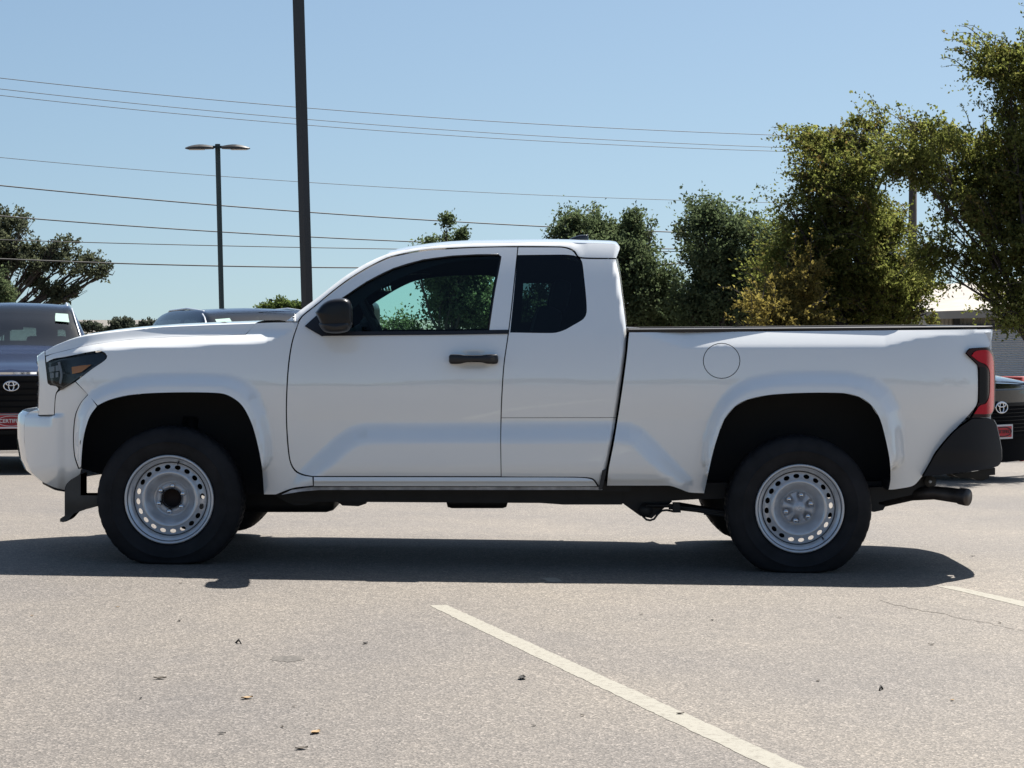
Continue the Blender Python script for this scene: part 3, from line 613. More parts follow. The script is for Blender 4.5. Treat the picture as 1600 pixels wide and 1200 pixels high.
ex.tube([p(1500, 775, .17), p(1511, 777, .140), p(1513, 777.2, .135), p(1513, 777.2, .135), p(1500, 775.5, .17)], [.046, .0475, .046, .041, .041], 24, cap=False); ex.build('exhaust_pipe', M['exhaust'], T)
MB().tube([p(1490, 773.8, .19), p(1494, 774, .185)], .036, 20).build('exhaust_bore', M['liner'], T)
MB().box((2.33, YC, .73), (.34, 1.56, .22), .02).build('light_block', M['chassis'], T)  # added filler box, keeps sun from leaking past the bed corner into the shadow
bar('hitch_bracket', [(1475, 741), (1540, 733), (1546, 733), (1546, 746), (1535, 751), (1527, 751), (1520, 747.5), (1490, 746)], .45, .62)
bar('under_step', [(1490, 742), (1555, 731), (1555, 742), (1500, 747)], .30, 1.65, far=False)
bar('mud_guard', [(941, 735, 1), (948, 733), (943, 757), (940, 765), (936, 765)], .03, .10, M['trim'])
bar('body_mount', [(1388, 752), (1440, 742), (1425, 757), (1400, 765), (1388, 766)], .12, .30, M['shell'])
MB().box((-.2, YC, .34), (.35, .5, .16), .03).build('gearbox', M['chassis'], T)
MB().box((-1.35, YC, .40), (.7, .8, .3), .05).build('engine_sump', M['chassis'], T)
MB().tube([(-.1, YC, .38), (RWX - .1, YC, RWZ)], .045, 12).build('drive_shaft', M['chassis'], T)

# ------------------------------------------------------------------ mirror, antenna, cabin
mo = [(492.5, 488, 1), (504, 474.5), (517, 467.6), (537, 465.8), (546.5, 470), (550.5, 480, 1), (550.8, 503, 1), (546, 513), (538, 518.5), (508, 517), (500, 504, 1)]
wm, wmf = pillow('wing_mirror', mo, mat('mirror_shell', (.009, .009, .011), .28, spec=.35), T, .04, -.19, rings=((0, .9), (.3, .98), (.7, 1.0), (.88, .96), (.96, .88), (.99, .74), (1, .5)))
ml = [(499, 505), (520, 503.5), (549, 503), (549.5, 509), (543, 517.4), (526, 520.6), (508, 518.6), (500, 510)]
a, b = pillow('mirror_base', ml, M['trim'], wm, .12, -.206, rings=((0, .9), (.4, 1.02), (.85, 1.0), (1, .6))); b.parent = wmf
fo = [(882, 380), (889, 374), (897, 370), (906, 367.4), (919, 366.6, 1), (920.5, 381, 1)]
pillow('antenna_fin', fo, M['gloss'], T, YC, YC - .035, far=False); pillow('antenna_fin', fo, M['gloss'], T, YC, YC + .035, far=False)
cb_ = M['cabin']
loft('headliner', edge_pts([(606, 404), (660, 397), (740, 392), (860, 391), (950, 395)], lambda u, v: D(u, v) + .05), cb_, T, n=9)
MB().box((float(P(500, 0, .9)[0]) - .0, YC, float(p(540, 519, .5).z) - .10), (.50, 1.5, .16), .04).build('dashboard', cb_, T)
sw = MB(); c = p(584, 505, .52); ring = []
for t in np.linspace(0, 2 * math.pi, 41): ring.append(c + Vector((math.sin(rad(27)) * .185 * math.sin(t) * -1, .185 * math.cos(t), math.cos(rad(27)) * .185 * math.sin(t))))
sw.tube(ring, .016, 10, cap=False); sw.tube([c + Vector((0, -.17, 0)), c + Vector((-.03, 0, -.01)), c + Vector((0, .17, 0))], [.02, .05, .02], 10)
sw.tube([c, c + Vector((-.25, 0, -.15))], .04, 10); sw.build('steering_wheel', cb_, T)
def seat(y):
    s_ = bpy.data.objects.new('seat', None); C.objects.link(s_); s_.parent = T; s_.matrix_parent_inverse = world_of(T).inverted(); s_.location = (.05, y, .8)
    x = .06; MB().box((x - .22, y, .83), (.52, .50, .16), .05).build('seat_cushion', cb_, s_)
    MB().box((x + .08, y, 1.13), (.14, .48, .58), .05, ry=rad(16)).build('backrest', cb_, s_)
    MB().box((x + .21, y, 1.475), (.10, .26, .17), .035, ry=rad(12)).build('headrest', cb_, s_)
seat(.56); seat(2 * YC - .56)
MB().box((.50, YC, 1.0), (.14, 1.35, .55), .04, ry=rad(8)).build('rear_bulkhead_trim', cb_, T)
MB().box((-.1, YC, .72), (1.3, 1.6, .06)).build('cabin_floor', cb_, T)
q = p(598, 447, YC - .12); MB().box(q, (.03, .24, .065), .012, ry=rad(-10), rz=rad(-12)).build('inner_mirror', cb_, T)
MB().box(q + Vector((.018, -.005, -.002)), (.004, .21, .05), .001, ry=rad(-10), rz=rad(-12)).build('inner_mirror_glass', M['mirror'], T)
MB().tube([p(622, 429.5, 1.66), p(640, 428, 1.645), p(672, 428, 1.645)], .008, 6).build('grab_handle', mat('grey_trim', (.16, .16, .16), .5), T)

# ------------------------------------------------------------------ ground
def asphalt():
    m, nt, b = new_mat('weathered_asphalt'); N = nt.nodes.new; K = nt.links.new
    tc = N('ShaderNodeTexCoord'); b.inputs['Roughness'].default_value = .75; b.inputs['Specular IOR Level'].default_value = .5
    v1 = N('ShaderNodeTexVoronoi'); v1.inputs['Scale'].default_value = 125; K(tc.outputs['Object'], v1.inputs['Vector'])
    v2 = N('ShaderNodeTexVoronoi'); v2.inputs['Scale'].default_value = 300; K(tc.outputs['Object'], v2.inputs['Vector'])
    n1 = N('ShaderNodeTexNoise'); n1.inputs['Scale'].default_value = .55; n1.inputs['Detail'].default_value = 8; K(tc.outputs['Object'], n1.inputs['Vector'])
    n2 = N('ShaderNodeTexNoise'); n2.inputs['Scale'].default_value = 9; n2.inputs['Detail'].default_value = 8; n2.inputs['Roughness'].default_value = .7; K(tc.outputs['Object'], n2.inputs['Vector'])
    s1 = N('ShaderNodeSeparateColor'); K(v1.outputs['Color'], s1.inputs[0])
    r1 = N('ShaderNodeValToRGB'); e = r1.color_ramp.elements; e[0].color = (.090, .080, .069, 1); e[1].color = (.264, .234, .202, 1); e[0].position = .05; e[1].position = 1.0
    e2 = r1.color_ramp.elements.new(.35); e2.color = (.127, .112, .096, 1); e3 = r1.color_ramp.elements.new(.8); e3.color = (.168, .149, .128, 1)
    K(s1.outputs[0], r1.inputs[0])
    s2 = N('ShaderNodeSeparateColor'); K(v2.outputs['Color'], s2.inputs[0])
    r2 = N('ShaderNodeValToRGB'); e = r2.color_ramp.elements; e[0].color = (.66, .66, .66, 1); e[1].color = (1.28, 1.27, 1.25, 1); K(s2.outputs[1], r2.inputs[0])
    mu = N('ShaderNodeMix'); mu.data_type = 'RGBA'; mu.blend_type = 'MULTIPLY'; mu.inputs[0].default_value = 1; K(r1.outputs[0], mu.inputs[6]); K(r2.outputs[0], mu.inputs[7])
    r3 = N('ShaderNodeValToRGB'); e = r3.color_ramp.elements; e[0].position = .3; e[1].position = .7; e[0].color = (.80, .81, .85, 1); e[1].color = (1.13, 1.115, 1.07, 1); K(n1.outputs[0], r3.inputs[0])
    mv = N('ShaderNodeMix'); mv.data_type = 'RGBA'; mv.blend_type = 'MULTIPLY'; mv.inputs[0].default_value = 1; K(mu.outputs[2], mv.inputs[6]); K(r3.outputs[0], mv.inputs[7])
    r4 = N('ShaderNodeValToRGB'); e = r4.color_ramp.elements; e[0].position = .25; e[1].position = .75; e[0].color = (.86, .86, .87, 1); e[1].color = (1.14, 1.13, 1.12, 1); K(n2.outputs[0], r4.inputs[0])
    mw = N('ShaderNodeMix'); mw.data_type = 'RGBA'; mw.blend_type = 'MULTIPLY'; mw.inputs[0].default_value = 1; K(mv.outputs[2], mw.inputs[6]); K(r4.outputs[0], mw.inputs[7])
    K(mw.outputs[2], b.inputs['Base Color'])
    bp = N('ShaderNodeBump'); bp.inputs['Strength'].default_value = .5; bp.inputs['Distance'].default_value = .004; K(v1.outputs['Distance'], bp.inputs['Height'])
    bq = N('ShaderNodeBump'); bq.inputs['Strength'].default_value = .35; bq.inputs['Distance'].default_value = .004; K(n2.outputs[0], bq.inputs['Height']); K(bp.outputs[0], bq.inputs['Normal']); K(bq.outputs[0], b.inputs['Normal'])
    return m
M['asphalt'] = asphalt()
xs = [-1500, -300, -80, -25, -12, -6, 0, 6, 12, 25, 80, 300, 1500]; ys = [-400, -60, -20, -8, -3, 1, 5, 10, 20, 30, 45, 90, 300, 2500]
gr = [[(x, y, gz(x, y)) for x in xs] for y in ys]
o = MB().grid(gr).build('parking_lot', M['asphalt'], smooth=False); tag(o, kind='structure')
def paintmat():
    m, nt, b = new_mat('worn_line_paint'); b.inputs['Roughness'].default_value = .8; N = nt.nodes.new; K = nt.links.new
    tc = N('ShaderNodeTexCoord'); n = N('ShaderNodeTexNoise'); n.inputs['Scale'].default_value = 34; n.inputs['Detail'].default_value = 10; n.inputs['Roughness'].default_value = .85; K(tc.outputs['Object'], n.inputs['Vector'])
    r = N('ShaderNodeValToRGB'); e = r.color_ramp.elements; e[0].position = .36; e[1].position = .50; e[0].color = (.15, .134, .108, 1); e[1].color = (.262, .247, .205, 1); K(n.outputs[0], r.inputs[0]); K(r.outputs[0], b.inputs['Base Color'])
    bp = N('ShaderNodeBump'); bp.inputs['Strength'].default_value = .4; bp.inputs['Distance'].default_value = .003; K(n.outputs[0], bp.inputs['Height']); K(bp.outputs[0], b.inputs['Normal'])
    return m
M['line'] = paintmat()
def sheet(name, pts, m, dz=.0014):
    q0 = [G(u, v) + Vector((0, 0, dz)) for u, v in pts]; q = []
    for a_, b_ in zip(q0, q0[1:] + q0[:1]):
        k_ = max(1, int((b_ - a_).length / .025)); nn = Vector((-(b_ - a_).y, (b_ - a_).x, 0)).normalized() if name == 'painted_line' else Vector((0, 0, 0))
        q += [a_.lerp(b_, i_ / k_) + (nn * random.uniform(-.0035, .0035) if i_ else Vector((0, 0, 0))) for i_ in range(k_)]
    n = len(q)
    return tag(mk(name, q, [tuple(range(n))], m, smooth=False), kind='structure')
sheet('painted_line', [(670, 946), (698, 945.4), (1257.5, 1200), (1330, 1233), (1268, 1233), (1202, 1200), (800, 1009)], M['line'])
sheet('painted_line', [(1462, 916), (1489, 916), (1600, 940), (1700, 961), (1700, 971), (1600, 948.5), (1500, 924)], M['line'])
sheet('painted_line', [(843, 903), (869, 903), (882, 909), (858, 909.5)], M['line'])
sheet('painted_line', [(1533, 762), (1546, 762), (1581, 766.5), (1572, 767.5)], M['line'])
M['stain'] = mat('oil_stain', (.092, .082, .071), .8, var=.45, vscale=60)
sheet('oil_stain', [(448.5 + 25 * math.cos(t) * (1 + .08 * math.sin(3 * t) + .07 * math.sin(11 * t)), 1029.5 + 4.8 * math.sin(t) * (1 + .12 * math.sin(5 * t + 1) + .1 * math.sin(13 * t))) for t in np.linspace(2 * math.pi, 0, 61)[:-1]], M['stain'], .0012)
rs = random.Random(3); ck = []; L = [(1375, 938), (1400, 946), (1434, 953), (1470, 958), (1500, 966), (1540, 973), (1600, 986), (1680, 1000)]
cp = cr([(a, b, 1) for a, b in L], 7); cp = cp[:int(len(cp) / 2)]; cp[:, 1] += [rs.uniform(-1.3, 1.3) for _ in cp]
w_ = [rs.uniform(.1, .5) * (1 - .6 * i_ / len(cp)) for i_ in range(len(cp))]; sheetpts = [(a, b - w) for (a, b), w in zip(cp, w_)]; low = [(a, b + w) for (a, b), w in zip(cp, w_)]
q1 = [G(a, b) + Vector((0, 0, .001)) for a, b in sheetpts]; q2 = [G(a, b) + Vector((0, 0, .001)) for a, b in low]
tag(MB().grid([q1, q2]).build('asphalt_crack', mat('crack_fill', (.095, .083, .070), .9), smooth=False), kind='structure')

# dry leaves and bits lying about
leafm = [mat('dry_leaf', (.05, .035, .02), .7), mat('tan_leaf', (.30, .19, .08), .7), mat('dark_chip', (.018, .016, .014), .8)]
def litter(u, v, s, k, label, group=None, twig=False):
    c = G(u, v); rs_ = random.Random(int(u * 7 + v)); b = MB(); a = rs_.uniform(0, 6.28)
    name = 'twig' if twig else 'fallen_leaf'
    if twig:
        b.tube([c + Vector((math.cos(a) * s * t, math.sin(a) * s * t, .006 + .01 * math.sin(3 * t + 1))) for t in (-1, -.4, .2, 1)], [.002, .004, .004, .002], 6)
    else:
        g = []
        for i in range(7):
            t = i / 6 * 2 - 1; w = (1 - t * t) * .5 + .02
            g.append([(c.x + s * (math.cos(a) * t - math.sin(a) * w * q), c.y + s * (math.sin(a) * t + math.cos(a) * w * q), c.z + .003 + s * (.10 * t * t + .16 * q * q + .04 * math.sin(5 * t + q))) for q in (-1, -.5, 0, .5, 1)])
        b.grid(g)
    tag(b.build(name, leafm[k]), label, 'twig' if twig else 'leaf', group)
litter(372, 1005, .030, 2, 'black curved twig lying on the asphalt left of the oval stain', twig=True)
litter(571, 1006, .018, 2, 'small black chip of leaf right of the oval stain')
litter(816, 1061, .030, 2, 'crumpled black leaf on the asphalt left of the long white line')
litter(471, 1171, .022, 0, 'rust brown curled leaf near the bottom edge, left of the white line', None)
litter(493, 1146, .026, 1, 'tan dry leaf just above the rust brown curled one')
litter(386, 1092, .024, 1, 'tan dry leaf on the open asphalt below the oval stain')
litter(1063, 1116, .016, 0, 'brown leaf lying on the long white line itself')
litter(250, 1061, .024, 0, 'thin brown leaf on the asphalt left of the black twig')
litter(1377, 1078, .028, 2, 'thin dark twig right of the long white line', twig=True)
for u, v, s, k in ((347, 1147, .013, 2), (441, 1137, .010, 0), (220, 1092, .010, 2), (460, 1105, .009, 0), (834, 1135, .009, 2), (910, 1119, .010, 0), (1002, 961, .010, 0), (1113, 970, .012, 2), (1312, 966, .010, 0), (1455, 1008, .014, 0), (1278, 1065, .012, 0), (280, 971, .013, 2), (184, 949, .010, 1), (50, 963, .010, 1), (282, 912, .010, 0), (1562, 974, .012, 0), (1520, 870, .014, 2), (40, 786, .014, 2), (53, 792, .016, 2), (73, 826, .014, 0), (546, 790, .010, 2), (760, 792, .014, 2), (1563, 786, .012, 0), (1488, 1095, .012, 1)):
    litter(u, v, s, k, 'tiny dry leaf fragment lying on the open asphalt', 'leaf fragments scattered on the asphalt')

# ------------------------------------------------------------------ parked cars behind
def cat1(A, ts):
    A = np.asarray(A, float); n = len(A); out = []
    for t in ts:
        i = min(int(t), n - 2); f = t - i; p0, p1, p2, p3 = A[max(i - 1, 0)], A[i], A[i + 1], A[min(i + 2, n - 1)]
        out.append(.5 * ((2 * p1) + (p2 - p0) * f + (2 * p0 - 5 * p1 + 4 * p2 - p3) * f * f + (3 * p1 - p0 - 3 * p2 + p3) * f ** 3))
    return np.array(out)
GSUV = glass('suv_glass', (.36, .50, .50), 1.0)
GSUV.node_tree.nodes['Fresnel'].inputs[0].default_value = 1.9
SB = mat('suv_black_plastic', (.005, .005, .006), .8, spec=.08); SG = mat('suv_gloss_black', (.004, .004, .005), .35, spec=.15)
def suv(label, loc, rz, paint, style, group, stk=1):
    S = [ # y, then (x,z) x 9 from sill to roof centre
        (0.00, (.60, .24), (.70, .27), (.78, .46), (.80, .72), (.79, .86), (.77, .95), (.72, 1.00), (.42, 1.035), (0, 1.05)),
        (0.22, (.66, .22), (.82, .25), (.90, .46), (.90, .74), (.89, .90), (.86, 1.00), (.80, 1.045), (.45, 1.085), (0, 1.10)),
        (0.80, (.70, .22), (.86, .25), (.93, .46), (.93, .78), (.92, .95), (.89, 1.07), (.82, 1.13), (.48, 1.17), (0, 1.18)),
        (1.32, (.70, .22), (.86, .25), (.92, .46), (.93, .80), (.92, .99), (.90, 1.10), (.80, 1.19), (.50, 1.235), (0, 1.25)),
        (1.78, (.70, .22), (.86, .25), (.92, .46), (.93, .80), (.92, 1.00), (.86, 1.16), (.715, 1.48), (.46, 1.545), (0, 1.56)),
        (2.15, (.70, .22), (.86, .25), (.92, .46), (.93, .80), (.92, 1.02), (.85, 1.18), (.665, 1.64), (.50, 1.695), (0, 1.715)),
        (2.90, (.70, .22), (.86, .25), (.92, .46), (.93, .80), (.92, 1.03), (.86, 1.19), (.670, 1.66), (.50, 1.715), (0, 1.74)),
        (3.80, (.70, .22), (.86, .25), (.93, .46), (.93, .82), (.92, 1.05), (.85, 1.20), (.660, 1.64), (.50, 1.69), (0, 1.72)),
        (4.35, (.68, .26), (.84, .30), (.91, .48), (.91, .84), (.89, 1.08), (.82, 1.22), (.65, 1.54), (.48, 1.58), (0, 1.61)),
        (4.60, (.62, .34), (.78, .36), (.86, .50), (.87, .86), (.84, 1.06), (.78, 1.14), (.70, 1.20), (.46, 1.22), (0, 1.24))]
    if style == 1: S = [(s[0],) + tuple((x, z if z < 1.1 else 1.1 + (z - 1.1) * .62) for x, z in s[1:]) for s in S]
    A = np.array([[(x, s[0], z) for x, z in s[1:]] for s in S])          # station, ring, xyz
    ts = np.linspace(0, 9, 91); us = np.linspace(0, 8, 49)
    Gd = np.array([cat1(row, us) for row in A.transpose(0, 1, 2)])         # along ring
    Gd = cat1(Gd, ts)                                                      # along length
    other = Gd[:, ::-1][:, 1:].copy(); other[:, :, 0] *= -1
    Gd = np.concatenate([Gd, other], 1); n, m_ = Gd.shape[:2]
    dU = np.gradient(Gd, axis=0); dV = np.gradient(Gd, axis=1); Nn = np.cross(dU, dV); Nn /= np.linalg.norm(Nn, axis=2)[:, :, None] + 1e-9
    root = thing('parked_suv' if style == 0 else 'parked_car', loc, label, 'suv' if style == 0 else 'car', rz, group)
    reg = {}
    for i in range(n - 1):
        for j in range(m_ - 1):
            t = (ts[i] + ts[i + 1]) / 2; jj = j if j < 48 else 95 - j; u = (us[jj] + us[min(jj + 1, 48)]) / 2
            y, z = Gd[i, j, 1], Gd[i, j, 2]; k = 'body'
            if u < 4 and min(math.hypot(y - .93, z - .34), math.hypot(y - 3.62, z - .34)) < .40: continue
            if 3.1 < t < 4.95 and u > 6.12: k = 'windshield'
            elif 5.08 < u < 5.9 and 3.75 < t < 8.2 and not (5.72 < t < 5.9) and not (7.2 < t < 7.4) and not (t < 4.4 and u > 5.2 + (t - 3.75) * 1.1): k = 'side_window %d %d' % (j < 48, int(t > 5.8) + int(t > 7.3))
            elif 8.15 < t < 8.95 and u > 6.3: k = 'rear_window'
            reg.setdefault(k, []).append((i * m_ + j, (i + 1) * m_ + j, (i + 1) * m_ + j + 1, i * m_ + j + 1))
    V = Gd.reshape(-1, 3); NN = Nn.reshape(-1, 3)
    if (NN[(30 * m_) + 3] @ np.array([1, 0, 0])) < 0: NN = -NN; flip = True
    else: flip = False
    body = None
    for k in sorted(reg):
        f = np.array(reg[k]); idx = np.unique(f); mp = {a: b for b, a in enumerate(idx)}
        f2 = [[mp[a] for a in (q if not flip else q[::-1])] for q in f]
        o = mk(k.split(' ')[0], V[idx], f2, paint if k == 'body' else GSUV, root, normals=NN[idx], local=True)
    # ends
    for yy, sgn, st in ((0, -1, 0), (n - 1, 1, 8)):
        L = Gd[yy, :49]; rows = []
        for t in np.linspace(-1, 1, 17):
            q = L.copy(); q[:, 0] = L[:, 0] * -t; q[:, 1] += sgn * (.16 if sgn < 0 else .05) * (1 - t * t) * np.clip((1.08 - q[:, 2]) / .1, .0, 1); rows.append(q)
        MB().grid(rows).build('front_fascia' if sgn < 0 else 'tail_panel', paint, root, local=True)
    fy = lambda x, o=0: -.16 * (1 - (x / .78) ** 2) - .006 - o
    def patch(name, m, x0, x1, z0, z1, o=0, parent=root, taper=0, nx=13, th=.012):
        g = []
        for a, da in ((0, .0), (0, -th)): pass
        for x in np.linspace(x0, x1, nx): g.append([(x * (1 - taper * (1 - w)), fy(x, o) + (th if e else 0), z0 + (z1 - z0) * w) for w, e in ((0, 1), (0, 0), (.5, 0), (1, 0), (1, 1))])
        return MB().grid(g).build(name, m, parent, local=True, ang=40)
    if style == 0:
        g_ = patch('grille', SG, -.62, .62, .62, .985, .0, taper=.12)
        for z in (.93, .86, .80, .74, .68): patch('grille_bar', SB, -.60, .60, z - .012, z, .02, g_)
        patch('hood_trim', M['chrome'], -.60, .60, 1.0, 1.022, .0)
        patch('lower_intake', SB, -.68, .68, .24, .60, .0, taper=.06)
        patch('skid_trim', M['chrome'], -.55, .55, .21, .235, .015); patch('fog_bar', SG, -.6, .6, .40, .44, .02)
        for s_ in (-1, 1): patch('headlight', M['lamp_inner'], s_ * .60 if s_ > 0 else -.76, .76 if s_ > 0 else -.60, .80, .93, .004, nx=5)
        ez, ex_, pz = .885, .86, .535
    else:
        g_ = patch('grille', SB, -.60, .60, .50, .80, .0, taper=-.06)
        for z in np.linspace(.53, .77, 7): patch('grille_bar', SG, -.58, .58, z - .008, z, .012, g_)
        patch('grille_brow', SG, -.62, .62, .80, .835, .012)
        patch('lower_intake', SB, -.66, .66, .20, .46, .0, taper=.06); patch('bumper_ridge', SB, -.72, .72, .46, .50, .02)
        for s_ in (-1, 1):
            h = patch('headlight', M['lamp_inner'], .56 if s_ > 0 else -.77, .77 if s_ > 0 else -.56, .76, .90, .008, nx=5)
            patch('lamp_chrome', M['chrome'], .60 if s_ > 0 else -.74, .74 if s_ > 0 else -.60, .80, .86, .02, h, nx=4)
        ez, ex_, pz = .79, 1.05, .53
    em = MB(); yb = fy(0, .03)
    for ax, az, dz in ((.085 * ex_, .056 * ex_, 0), (.030 * ex_, .053 * ex_, 0), (.058 * ex_, .021 * ex_, .027 * ex_)):
        em.tube([(ax * math.cos(t), yb, ez + dz + az * math.sin(t)) for t in np.linspace(0, 2 * math.pi, 33)], .0075, 6, cap=False)
    em.build('emblem', M['chrome'], root, local=True)
    # plate
    pw = .155 if style == 0 else .16
    pl = MB().box((0, yb - .012, pz), (pw * 2, .008, .155), .002).build('front_plate', mat('plate_red', (.50, .012, .022), .5) if style == 0 else mat('plate_white', (.72, .70, .68), .5), root, smooth=False, local=True)
    if style == 1: MB().box((0, yb - .018, pz), (.275, .004, .115)).build('plate_panel', mat('plate_red_panel', (.55, .02, .03), .5), pl, smooth=False, local=True)
    pl2 = root.children[-1]
    elm = mat('plate_silver', (.70, .68, .68), .4) if style == 0 else mat('plate_black', (.02, .02, .02), .5)
    ov = MB().tube([(.135 * math.cos(t), yb - .019, pz + .05 * math.sin(t)) for t in np.linspace(0, 2 * math.pi, 41)], .003 if style == 0 else .006, 5, cap=False).build('plate_oval', elm, root, local=True)
    ob = MB().add([(.132 * math.cos(t), yb - .0175, pz + .047 * math.sin(t)) for t in np.linspace(0, 2 * math.pi, 33)[:-1]], [tuple(range(32))]).build('plate_field', mat('plate_deep_red', (.30, .008, .015), .5) if style == 0 else mat('plate_field_red', (.42, .02, .025), .5), root, smooth=False, local=True)
    cu = bpy.data.curves.new('plate_text', 'FONT'); cu.body = 'CERTIFIED'; cu.size = .052; cu.extrude = .001; cu.align_x = 'CENTER'; cu.align_y = 'CENTER'; cu.offset = .0008
    to = bpy.data.objects.new('tmp', cu); C.objects.link(to); bpy.context.view_layer.update()
    me = bpy.data.meshes.new_from_object(to.evaluated_get(bpy.context.evaluated_depsgraph_get())); bpy.data.objects.remove(to); me.materials.clear(); me.materials.append(elm)
    te = bpy.data.objects.new('plate_lettering', me); C.objects.link(te); te.parent = root; te.location = (0, yb - .022, pz); te.rotation_euler = (rad(90), 0, 0)
    if style == 0:
        for z in (-.066, .066): MB().box((0, yb - .018, pz + z), (.30, .003, .016)).build('plate_strip', elm if z < 0 else mat('plate_grey', (.25, .25, .26), .5), root, smooth=False, local=True)
    # roof rails, mirrors, sticker, inner mirror
    if style == 0:
        for s_ in (-1, 1):
            MB().tube([(s_ * .60, 2.12, 1.655), (s_ * .60, 2.22, 1.700), (s_ * .605, 2.9, 1.732), (s_ * .60, 3.7, 1.71), (s_ * .60, 3.85, 1.66)], .013, 8).build('roof_rail', M['steel'], root, local=True)
            pi = [Vector(Gd[i, 37 if s_ > 0 else 96 - 37]) + Vector((s_ * .004, -.004, .006)) for i in range(31, 50, 3)]
            MB().tube(pi, .009, 6).build('pillar_trim', M['steel'], root, local=True)
    for s_ in (-1, 1):
        mm = MB().box((s_ * 1.04, 1.62, 1.10), (.20, .12, .15), .04).build('wing_mirror', paint, root, local=True); MB().box((s_ * .93, 1.64, 1.05), (.12, .05, .05), .015).build('mirror_arm', M['trim'], mm, local=True)
    i0, i1 = 36, 40
    st_ = []
    for i in (39, 41, 43): st_.append([Vector(Gd[i, j if style == 0 else j]) + Vector((0, -.012, .012)) for j in ((96 - 40, 96 - 41, 96 - 42, 96 - 43) if stk < 0 else (39, 40, 41, 42))])
    MB().grid(st_).build('windshield_sticker', mat('pale_sticker', (.24, .38, .33), .6), root, local=True)
    MB().box((0, 1.86, 1.47), (.24, .03, .07), .012).build('inner_mirror', M['trim'], root, local=True)
    MB().box((0, 1.55, 1.10), (1.5, .55, .12), .04).build('dashboard', mat('dash_grey', (.025, .025, .027), .7), root, local=True)
    MB().box((0, 2.9, .55), (1.6, 3.3, .5), .05).build('cabin_floor', M['cabin'], root, local=True)
    for s_ in (-1, 1):
        se = MB().box((s_ * .38, 2.55, 1.05), (.46, .14, .62), .05).build('seat', mat('seat_grey', (.06, .06, .065), .8), root, local=True)
        MB().box((s_ * .38, 2.60, 1.43), (.24, .09, .17), .03).build('headrest', M['cabin'], se, local=True)
    MB().box((0, 3.35, 1.0), (1.3, .16, .6), .05).build('seat', M['cabin'], root, local=True)
    for y in (.93, 3.62):
        for s_ in (-1, 1):
            w = MB(); prof = [(.21, .80), (.22, .885), (.25, .90), (.31, .895), (.335, .87), (.335, .72), (.30, .69), (.21, .70)]
            g = [[(s_ * x, y + r_ * math.cos(t), .335 + r_ * math.sin(t)) for t in np.linspace(0, 2 * math.pi, 49)[:-1]] for r_, x in prof]
            ty = w.grid(g, True).build('wheel', M['tyre'], root, local=True)
            r2 = MB().grid([[(s_ * x, y + r_ * math.cos(t) * 1, .335 + r_ * math.sin(t)) for t in np.linspace(0, 2 * math.pi, 49)[:-1]] for r_, x in ((.225, .88), (.20, .86), (.08, .84), (.05, .865), (.0, .87))], True).build('rim', M['steel'], ty, local=True)
            g = [[(s_ * x, y + .42 * math.cos(t), .33 + .42 * math.sin(t)) for t in np.linspace(-.15, math.pi + .15, 25)] for x in (.91, .60)]
            MB().grid(g).build('wheel_arch', M['liner'], root, local=True)
    MB().box((0, 2.3, .30), (1.35, 4.3, .16), .04).build('underbody', M['liner'], root, local=True)
    return root
BL = mat('dark_blue_grey_paint', (.016, .024, .052), .14, coat=0, spec=.4); BK = mat('black_paint', (.005, .006, .008), .2, coat=.8)
def ground_at(x, y): return gz(x, y)
x, y = -5.05, 9.6; suv('dark blue SUV with a red certified plate, parked left of the white pickup truck', (x, y, gz(x, y)), rad(13.5), BL, 0, None)
x, y = -2.02, 10.2; suv('dark blue SUV behind the pickup hood, only its roof, sticker and side window showing', (x, y, gz(x, y)), rad(24), BL, 0, None, -1)
x, y = 5.13, 11.0; suv('black car with a white framed red plate behind the pickup tailgate', (x, y, gz(x, y)), rad(34), BK, 1, None)

# ------------------------------------------------------------------ poles, lamps, wires
POLE = mat('dark_bronze_pole', (.018, .017, .018), .5); GPOLE = mat('dark_green_pole', (.012, .028, .028), .45)
def far_pt(u, v, Y): return p(u, v, Y)
def up(u, Y): return p(u, 480, Y)
Y = 22.; a = p(464.5, -60, Y) ; b = p(480, 480, Y); d = (a - b).normalized(); base = b - d * ((b.z - gz(b.x, Y)) / d.z); top = base + d * 9.4
t = thing('light_pole', base, 'tall thick dark square pole rising past the top of the picture behind the pickup hood', 'light pole')
MB().tube([base, top], .094, 4, sq=True).build('pole', POLE, t, smooth=False)
MB().box(base + Vector((0, 0, .18)), (.55, .55, .6), .03).build('concrete_base', mat('pole_concrete', (.3, .29, .27), .8), t, smooth=False)
for s_ in (-1, 1):
    l = MB().box(top + Vector((s_ * .55, 0, -.1)), (.75, .4, .12), .04).build('lamp_head', POLE, t, smooth=False); MB().box(top + Vector((s_ * .12, 0, -.1)), (.2, .08, .08)).build('lamp_arm', POLE, l, smooth=False)
